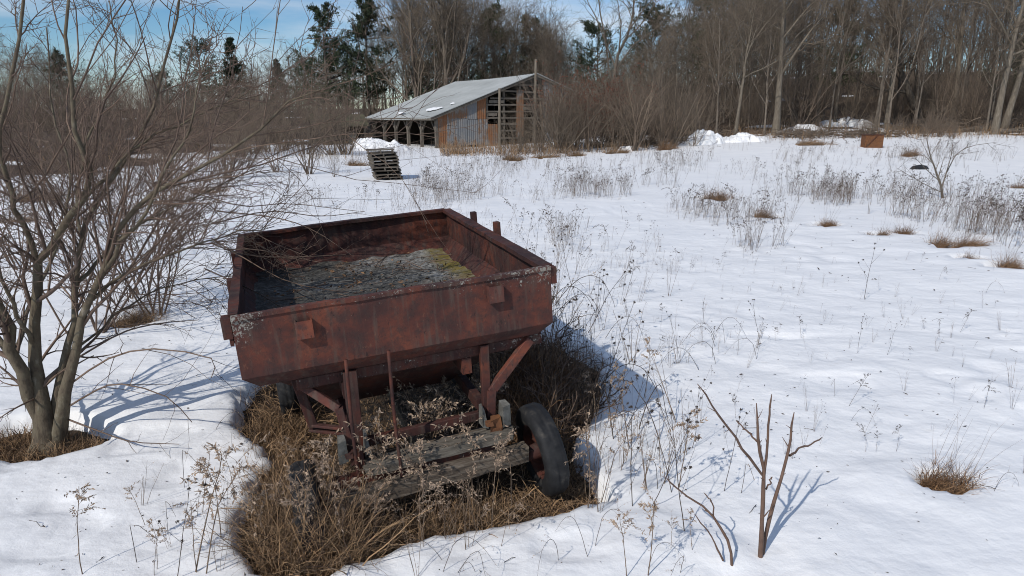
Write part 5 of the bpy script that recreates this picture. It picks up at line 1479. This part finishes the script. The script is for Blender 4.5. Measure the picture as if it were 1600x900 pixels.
# hand-placed near weeds: kind, base pixel, top y, label
WR2 = np.random.default_rng(31)
for (kd, px, py, yt, lb) in [
    ('plume', 128, 898, 765, 'nodding seed-plumed weed alone on the near snow by the corner'),
    ('plume', 345, 840, 715, 'weed with russet drooping plume on the snow left of the wheel'),
    ('plume', 302, 895, 705, 'tall plumed weed whose plume droops toward the young tree'),
    ('plume', 318, 900, 730, 'second tall plumed weed of the near pair left of the wheel'),
    ('umbel', 274, 900, 740, 'thin straight weed with a small dark head left of the pair'),
    ('broken', 262, 830, 790, 'snapped weed stalk bent down to the near snow'),
    ('plume', 245, 890, 810, 'bushy low weed with curled brown leaves near the picture bottom'),
    ('plume', 240, 900, 830, 'second bushy low weed with curled brown leaves beside its twin'),
    ('stalks', 345, 895, 790, 'branching thin weed just left of the grass tangle'),
    ('stalks', 400, 720, 660, 'thin upright weed at the snow edge behind the buried wheel'),
    ('cane', 332, 678, 645, 'looped thin cane on the snow between young tree and wagon'),
    ('broken', 362, 700, 685, 'bent dark twig arching over the snow left of the grass'),
    ('plume', 655, 690, 590, 'plumed weed growing up through the front frame of the wagon'),
    ('plume', 720, 690, 565, 'reddish weed with curled tip before the dark underside of the box'),
    ('plume', 690, 740, 600, 'pale plumed weed tangled before the tie bar'),
    ('plume', 610, 800, 655, 'weed rising before the wooden planks of the wagon'),
    ('plume', 545, 800, 640, 'weed with curled leaves climbing the rusty frame post'),
    ('stalks', 750, 790, 690, 'pale weed stalks before the wooden axle beam'),
    ('plume', 800, 790, 640, 'pale nodding weed leaning on the free-standing wheel'),
    ('cane', 790, 800, 760, 'pale bent weed arching before the free-standing wheel'),
    ('plume', 590, 840, 720, 'weed at the snow edge before the axle beam'),
    ('stalks', 650, 900, 800, 'thin stalks at the bottom edge before the wagon'),
    ('cane', 690, 895, 850, 'dark looping cane on snow at the bottom of the picture'),
    ('plume', 980, 900, 790, 'plumed weed on snow at the bottom between wagon and sapling'),
    ('plume', 1010, 898, 760, 'reddish plumed weed with thick dry head at the bottom'),
    ('cane', 930, 850, 810, 'arched dark cane left of the plumed bottom weeds'),
    ('umbel', 1075, 835, 640, 'tall thin weed standing left of the bent stem'),
    ('broken', 1158, 770, 720, 'short dark leafy stalk just behind the forked sapling'),
    ('umbel', 1080, 700, 590, 'weed with fine dark heads on the slope behind the forked sapling'),
    ('cane', 1330, 655, 640, 'arched thin cane bending to the snow on the open slope'),
    ('umbel', 1130, 765, 640, 'weed with a flat loose head left of the forked sapling'),
    ('umbel', 1340, 550, 490, 'leaning weed with round dark heads on the open slope'),
    ('umbel', 1385, 555, 505, 'weed with one large dark head on the open slope'),
    ('umbel', 1350, 465, 375, 'tall lone weed in the middle of the open slope'),
    ('stalks', 1043, 462, 395, 'thin upright weed pair halfway across the open slope'),
    ('stalks', 1008, 460, 430, 'short forked weed beside the upright pair on the slope'),
    ('stalks', 1580, 605, 548, 'single straight stalk at the picture edge on the slope'),
    ('stalks', 1463, 550, 520, 'single short stalk right of the dark-headed weeds'),
    ('broken', 1240, 490, 485, 'short stick lying on the snow of the open slope'),
    ('cane', 1540, 458, 440, 'small drooping dark weed on snow near the picture edge'),
    ('stalks', 1600, 740, 690, 'thin stalks by the grass clump hollow at the picture edge'),
    ('cane', 1552, 770, 740, 'leaning thin canes right of the grass clump hollow'),
    ('umbel', 820, 410, 330, 'tall weed with dark heads just behind the wagon corner'),
    ('umbel', 835, 400, 340, 'second dark-headed weed behind the wagon corner'),
    ('umbel', 905, 470, 370, 'dark-headed weed leaning on the snow right of the wagon box'),
    ('umbel', 930, 500, 420, 'weed with dark round heads above the shaded clump')]:
    p = G(px, py); top = AT(px, yt, float(p[1])); h = max(.12, float(top[2] - p[2]))
    if kd == 'cane': h = h / .52
    if kd == 'broken': h = h / .6
    dz = -.13 if float(snow_sd(np.array([p[0]]), np.array([p[1]]))[0]) < 0 else 0
    p = p + np.array([0, 0, dz])
    weed(kd, int(WR2.integers(0, 5)), p, h, WR2.uniform(-.6, .6) if kd in ('cane', 'broken') else WR2.uniform(0, 6.28), lb, None, (WR2.normal(0, .06), WR2.normal(0, .06)))

# groups of look-alike weeds
def weed_group(n, poly, kinds, hr, label, group, seed):
    r = np.random.default_rng(seed); k = 0
    while k < n:
        px = r.uniform(poly[0], poly[2]); py = r.uniform(poly[1], poly[3]); p = G(px, py)
        s = float(snow_sd(np.array([p[0]]), np.array([p[1]]))[0])
        if s < 0: p[2] -= .13
        weed(kinds[int(r.integers(0, len(kinds)))], int(r.integers(0, 5)), p, r.uniform(*hr), r.uniform(0, 6.28), label, group, (r.normal(0, .13), r.normal(0, .13)))
        k += 1
weed_group(46, (905, 560, 1075, 800), ['umbel', 'stalks', 'plume', 'stalks', 'stalks', 'cane'], (.35, .85), 'thin dry weed among those crowding the snow right of the wagon', 'weeds right of the wagon', 1)
weed_group(40, (840, 470, 950, 640), ['umbel', 'stalks', 'cane', 'cane'], (.5, 1.15), 'dark tangled weed in the clump behind the free-standing wheel', 'weeds behind the wheel', 2)
weed_group(34, (520, 690, 790, 810), ['plume'], (.5, .85), 'tan plumed weed standing against the undercarriage', 'weeds against the undercarriage', 7)
weed_group(26, (850, 560, 930, 700), ['stalks', 'umbel', 'cane'], (.5, .95), 'dark upright weed along the shaded side of the wagon', 'weeds along the shaded side', 8)
weed_group(36, (440, 700, 830, 860), ['plume', 'plume', 'stalks'], (.28, .62), 'curled tan weed in the dead grass around the wagon front', 'weeds before the wagon', 3)
weed_group(16, (1075, 500, 1190, 590), ['cane', 'stalks', 'umbel'], (.3, .55), 'wiry leaning weed in the sparse clump on the slope', 'wiry weeds on the slope', 4)
weed_group(10, (560, 860, 1120, 899), ['cane', 'plume'], (.25, .4), 'dry weed along the bottom edge of the picture', 'weeds at the bottom edge', 5)
weed_group(20, (425, 790, 520, 875), ['plume', 'stalks', 'plume'], (.45, .75), 'curled weed standing around the half-buried front wheel', 'weeds around the buried wheel', 9)
weed_group(12, (200, 760, 400, 899), ['plume', 'stalks', 'broken'], (.22, .5), 'thin dry weed on the near snow left of the wheel', 'weeds left of the wheel', 6)

def field_weeds():
    """countless dry stalks standing across the field"""
    rng = np.random.default_rng(64); gs = Geo(); gh = Geo()
    BANDS = [((430, 236, 1600, 262), 900, (.45, 1.1)), ((640, 258, 1180, 318), 760, (.35, .85)), ((860, 300, 1330, 395), 460, (.3, .75)), ((1180, 300, 1600, 380), 420, (.4, .95)),
             ((400, 268, 760, 345), 260, (.3, .7)), ((1240, 330, 1600, 412), 130, (.4, .9)), ((860, 380, 1600, 720), 95, (.12, .3)), ((640, 290, 1600, 430), 420, (.10, .28)), ((900, 420, 1600, 560), 95, (.06, .2)), ((760, 340, 1000, 480), 60, (.3, .7)), ((1150, 240, 1600, 300), 240, (.35, .8)), ((0, 240, 430, 330), 300, (.4, 1.0))]
    kinds = ['umbel', 'stalks', 'stalks', 'plume', 'umbel', 'stalks', 'broken']
    for (x0, y0, x1, y1), n, hr in BANDS:
        k = 0; tries = 0
        while k < n and tries < n * 9:
            tries += 1
            px = rng.uniform(x0, x1); py = y0 + (y1 - y0) * rng.random()
            d = ray(px, py); kk = -EYE / d[2]; p = d * kk
            if p[1] > 60 or p[1] < 0: continue
            if n > 100 and fbm(np.array([p[0] * .35]), np.array([p[1] * .25]), 5, 3)[0] < rng.uniform(-.10, .22): continue
            q = np.array([p[0], p[1], float(T(p[0], p[1]))])
            (gv, gq, gt), (hv, hq, ht) = FIELD[kinds[int(rng.integers(0, 7))]][int(rng.integers(0, 5))]
            a = rng.uniform(0, 6.28); h = rng.uniform(*hr); c, s = math.cos(a), math.sin(a)
            Rm = np.array([[c, -s, 0], [s, c, 0], [rng.normal(0, .12), rng.normal(0, .12), 1]]).T
            Rm = np.array([[c, -s, rng.normal(.08, .16)], [s, c, rng.normal(0, .16)], [0, 0, 1]]) * h
            gs.add(gv @ Rm.T + q, gq, gt)
            f = 1.0
            if p[1] < 11: gh.add(hv @ Rm.T + q, hq, ht)
            else:
                c4 = hv.reshape(-1, 4, 3)[::5]; c4 = (c4 - c4[:, :1]) * 2.0 + c4[:, :1]; m = len(c4) * 4; gh.add(c4.reshape(-1, 3) @ Rm.T + q, np.arange(m).reshape(-1, 4))
            k += 1
    o = kind(gs.build('dry_field_weeds', 'weed', None, True), 'stuff'); tag(o, 'countless dry weed stalks standing across the snowy field', 'weeds')
    h_ = gh.build('seed_heads', 'weeddark', o); kind(h_, 'stuff')
field_weeds()

# ------------------------------------------------------------------ logs and brush at the wood edge
def logs():
    rng = np.random.default_rng(17)
    for (px, py, Y, L, r, az, lb) in ((1520, 196, 62, 6, .22, .15, 'long dark log lying across the pile at the wood edge'), (1570, 186, 64, 5, .2, -.25, 'upper log with snow on it in the pile at the wood edge'),
                                      (1450, 204, 62, 4.5, .17, .4, 'shorter log at the near end of the pile'), (1585, 204, 60, 4, .2, .05, 'lowest log of the pile at the picture edge'),
                                      (1500, 182, 68, 5, .16, -.5, 'steep slanting log behind the pile'), (1090, 215, 58, 4, .12, .3, 'thin fallen log behind the round snow heap'), (1240, 212, 57, 3.5, .10, -.1, 'fallen pole lying behind the pale tree')):
        p = PX(px, Y); n = 8; u = np.linspace(-.5, .5, n)
        P = np.stack([u * L * math.cos(az), u * L * .3, u * L * math.sin(az) * .5 + .28], 1) + rng.normal(0, .05, (n, 3))
        v, q = tubes(P[None], (r * np.linspace(1, .75, n) * rng.uniform(.92, 1.08, n))[None], 8); m = len(v)
        t_ = [[0, k + 1, k] for k in range(1, 7)] + [[m - 8, m - 8 + k, m - 8 + k + 1] for k in range(1, 7)]
        e = empty('fallen_log', p); tag(e, lb, 'log', 'fallen logs')
        Geo().add(v, q, t_).build('stem', 'bark', e, True)
        a, b = grow(P[None], np.full((1, n), r), 7, rng, .1, 1, 55, 15, .3, .4, .3, .3, .05, .2, 5, .02)
        Geo().add(*tubes(a, b, 4)).build('broken_branches', 'bark', e, True)
    g = Geo(); n = 420
    for (px, Y, w, h) in ((1530, 63, 8, 1.5), (1440, 61, 4, 1.0), (1100, 57, 5, .9), (1250, 58, 4, .7), (1000, 54, 5, .7), (1330, 57, 6, .7)):
        c = PX(px, Y); m = 90
        s0 = np.stack([c[0] + rng.normal(0, w * .35, m), c[1] + rng.normal(0, 1.0, m), np.zeros(m)], 1); s0[:, 2] = T(s0[:, 0], s0[:, 1]) + rng.uniform(0, h, m) * .7
        d = unit(np.stack([rng.normal(0, 1, m), rng.normal(0, .6, m), rng.normal(.12, .25, m)], 1)); L = rng.uniform(.8, 2.6, m)
        P = s0[:, None] + d[:, None] * (np.linspace(-.5, .5, 4)[None, :, None] * L[:, None, None]) + rng.normal(0, .05, (m, 4, 3))
        R = rng.uniform(.015, .05, m)[:, None] * np.linspace(1, .5, 4)[None]
        a, b = grow(P, R, 4, rng, .1, 1, 45, 15, .5, .3, .3, .5, .05, .2, 4, .01)
        g.add(*tubes(P, R, 4)); g.add(*tubes(a, b, 3))
    o = kind(g.build('brush_piles', 'brush', None, True), 'stuff'); tag(o, 'tangled fallen brush lying along the wood edge', 'brush')
logs()

# tall tan grass standing along the barn foot and the wood edge
def edge_grass():
    rng = np.random.default_rng(91)
    px = np.concatenate([rng.uniform(690, 1010, 5200), rng.uniform(1010, 1650, 4200), rng.uniform(-60, 560, 2600)])
    Y = np.concatenate([rng.uniform(48, 61, 5200), rng.uniform(54, 66, 4200), rng.uniform(44, 70, 2600)])
    x = (px - 800) / FPX * Y
    k = fbm(x * .45, Y * .3, 14, 3) > rng.uniform(-.28, .16, len(x))
    x, Y = x[k], Y[k]; n = len(x)
    P = blade_lines(np.stack([x, Y, T(x, Y) - .2], 1), rng.uniform(.4, 1.15, n), rng.uniform(.05, .5, n), rng, 4, .5)
    g = Geo(); g.add(*ribbons(P, rng.uniform(.02, .045, n), rng))
    o = kind(g.build('tall_dry_grass', 'grass', None), 'stuff'); tag(o, 'tan dry grass standing along the barn foot and wood edge', 'grass')
edge_grass()

# bits of bark, seed and broken stem lying on the snow
def litter():
    rng = np.random.default_rng(19); n = 3200
    px = rng.uniform(-100, 1700, n); py = 250 + 650 * rng.random(n) ** 1.1
    k = -EYE / np.array([ray(a, b)[2] for a, b in zip(px, py)]); x = (px - 800) / FPX * k; y = np.array([ray(a, b)[1] for a, b in zip(px, py)]) * k
    ok = (fbm(x * .5, y * .5, 12, 3) > rng.uniform(-.25, .35, n)) & (y < 30); x, y = x[ok], y[ok]
    ok = snow_sd(x, y) > .12; x, y = x[ok], y[ok]; z = snow_z(x, y); n = len(x)
    L = rng.uniform(.008, .035, n) * np.clip(y / 5, .7, 2.5)
    D = np.stack([rng.normal(size=n), rng.normal(size=n), rng.normal(0, .15, n) + .1], 1)
    g = Geo(); g.add(*leaves(np.stack([x, y, z + .004], 1), D, L, L * rng.uniform(.15, .5, n), rng))
    m = n // 14; C = np.stack([x[:m], y[:m], z[:m] + .006], 1); d = unit(D[:m] * np.array([1, 1, .3])) * rng.uniform(.04, .16, m)[:, None]
    P = C[:, None] + d[:, None] * np.linspace(0, 1, 4)[None, :, None] + rng.normal(0, .004, (m, 4, 3))
    g.add(*tubes(P, np.full((m, 4), .0022), 3))
    o = kind(g.build('snow_litter', 'weeddark', None), 'stuff'); tag(o, 'specks of bark and broken stems scattered over the snow', 'litter')
litter()

# where only a few share a label, tell them apart by their order across the view
def order_labels():
    from collections import defaultdict
    W = ['first', 'second', 'third', 'fourth', 'fifth', 'sixth', 'seventh', 'eighth', 'ninth', 'tenth', 'eleventh', 'twelfth', 'thirteenth', 'fourteenth', 'fifteenth', 'sixteenth']
    d = defaultdict(list)
    for o in COL.objects:
        if o.parent is None and 'group' in o and 'label' in o: d[o['label']].append(o)
    for lb, os_ in d.items():
        if 2 <= len(os_) <= (16 if 'front' in lb or 'russet' in lb or 'snow' in lb else 10):
            os_.sort(key=lambda o: o.location.x / max(o.location.y, .1))
            for k, o in enumerate(os_): o['label'] = lb + ', ' + W[k] + ' from left'
order_labels()
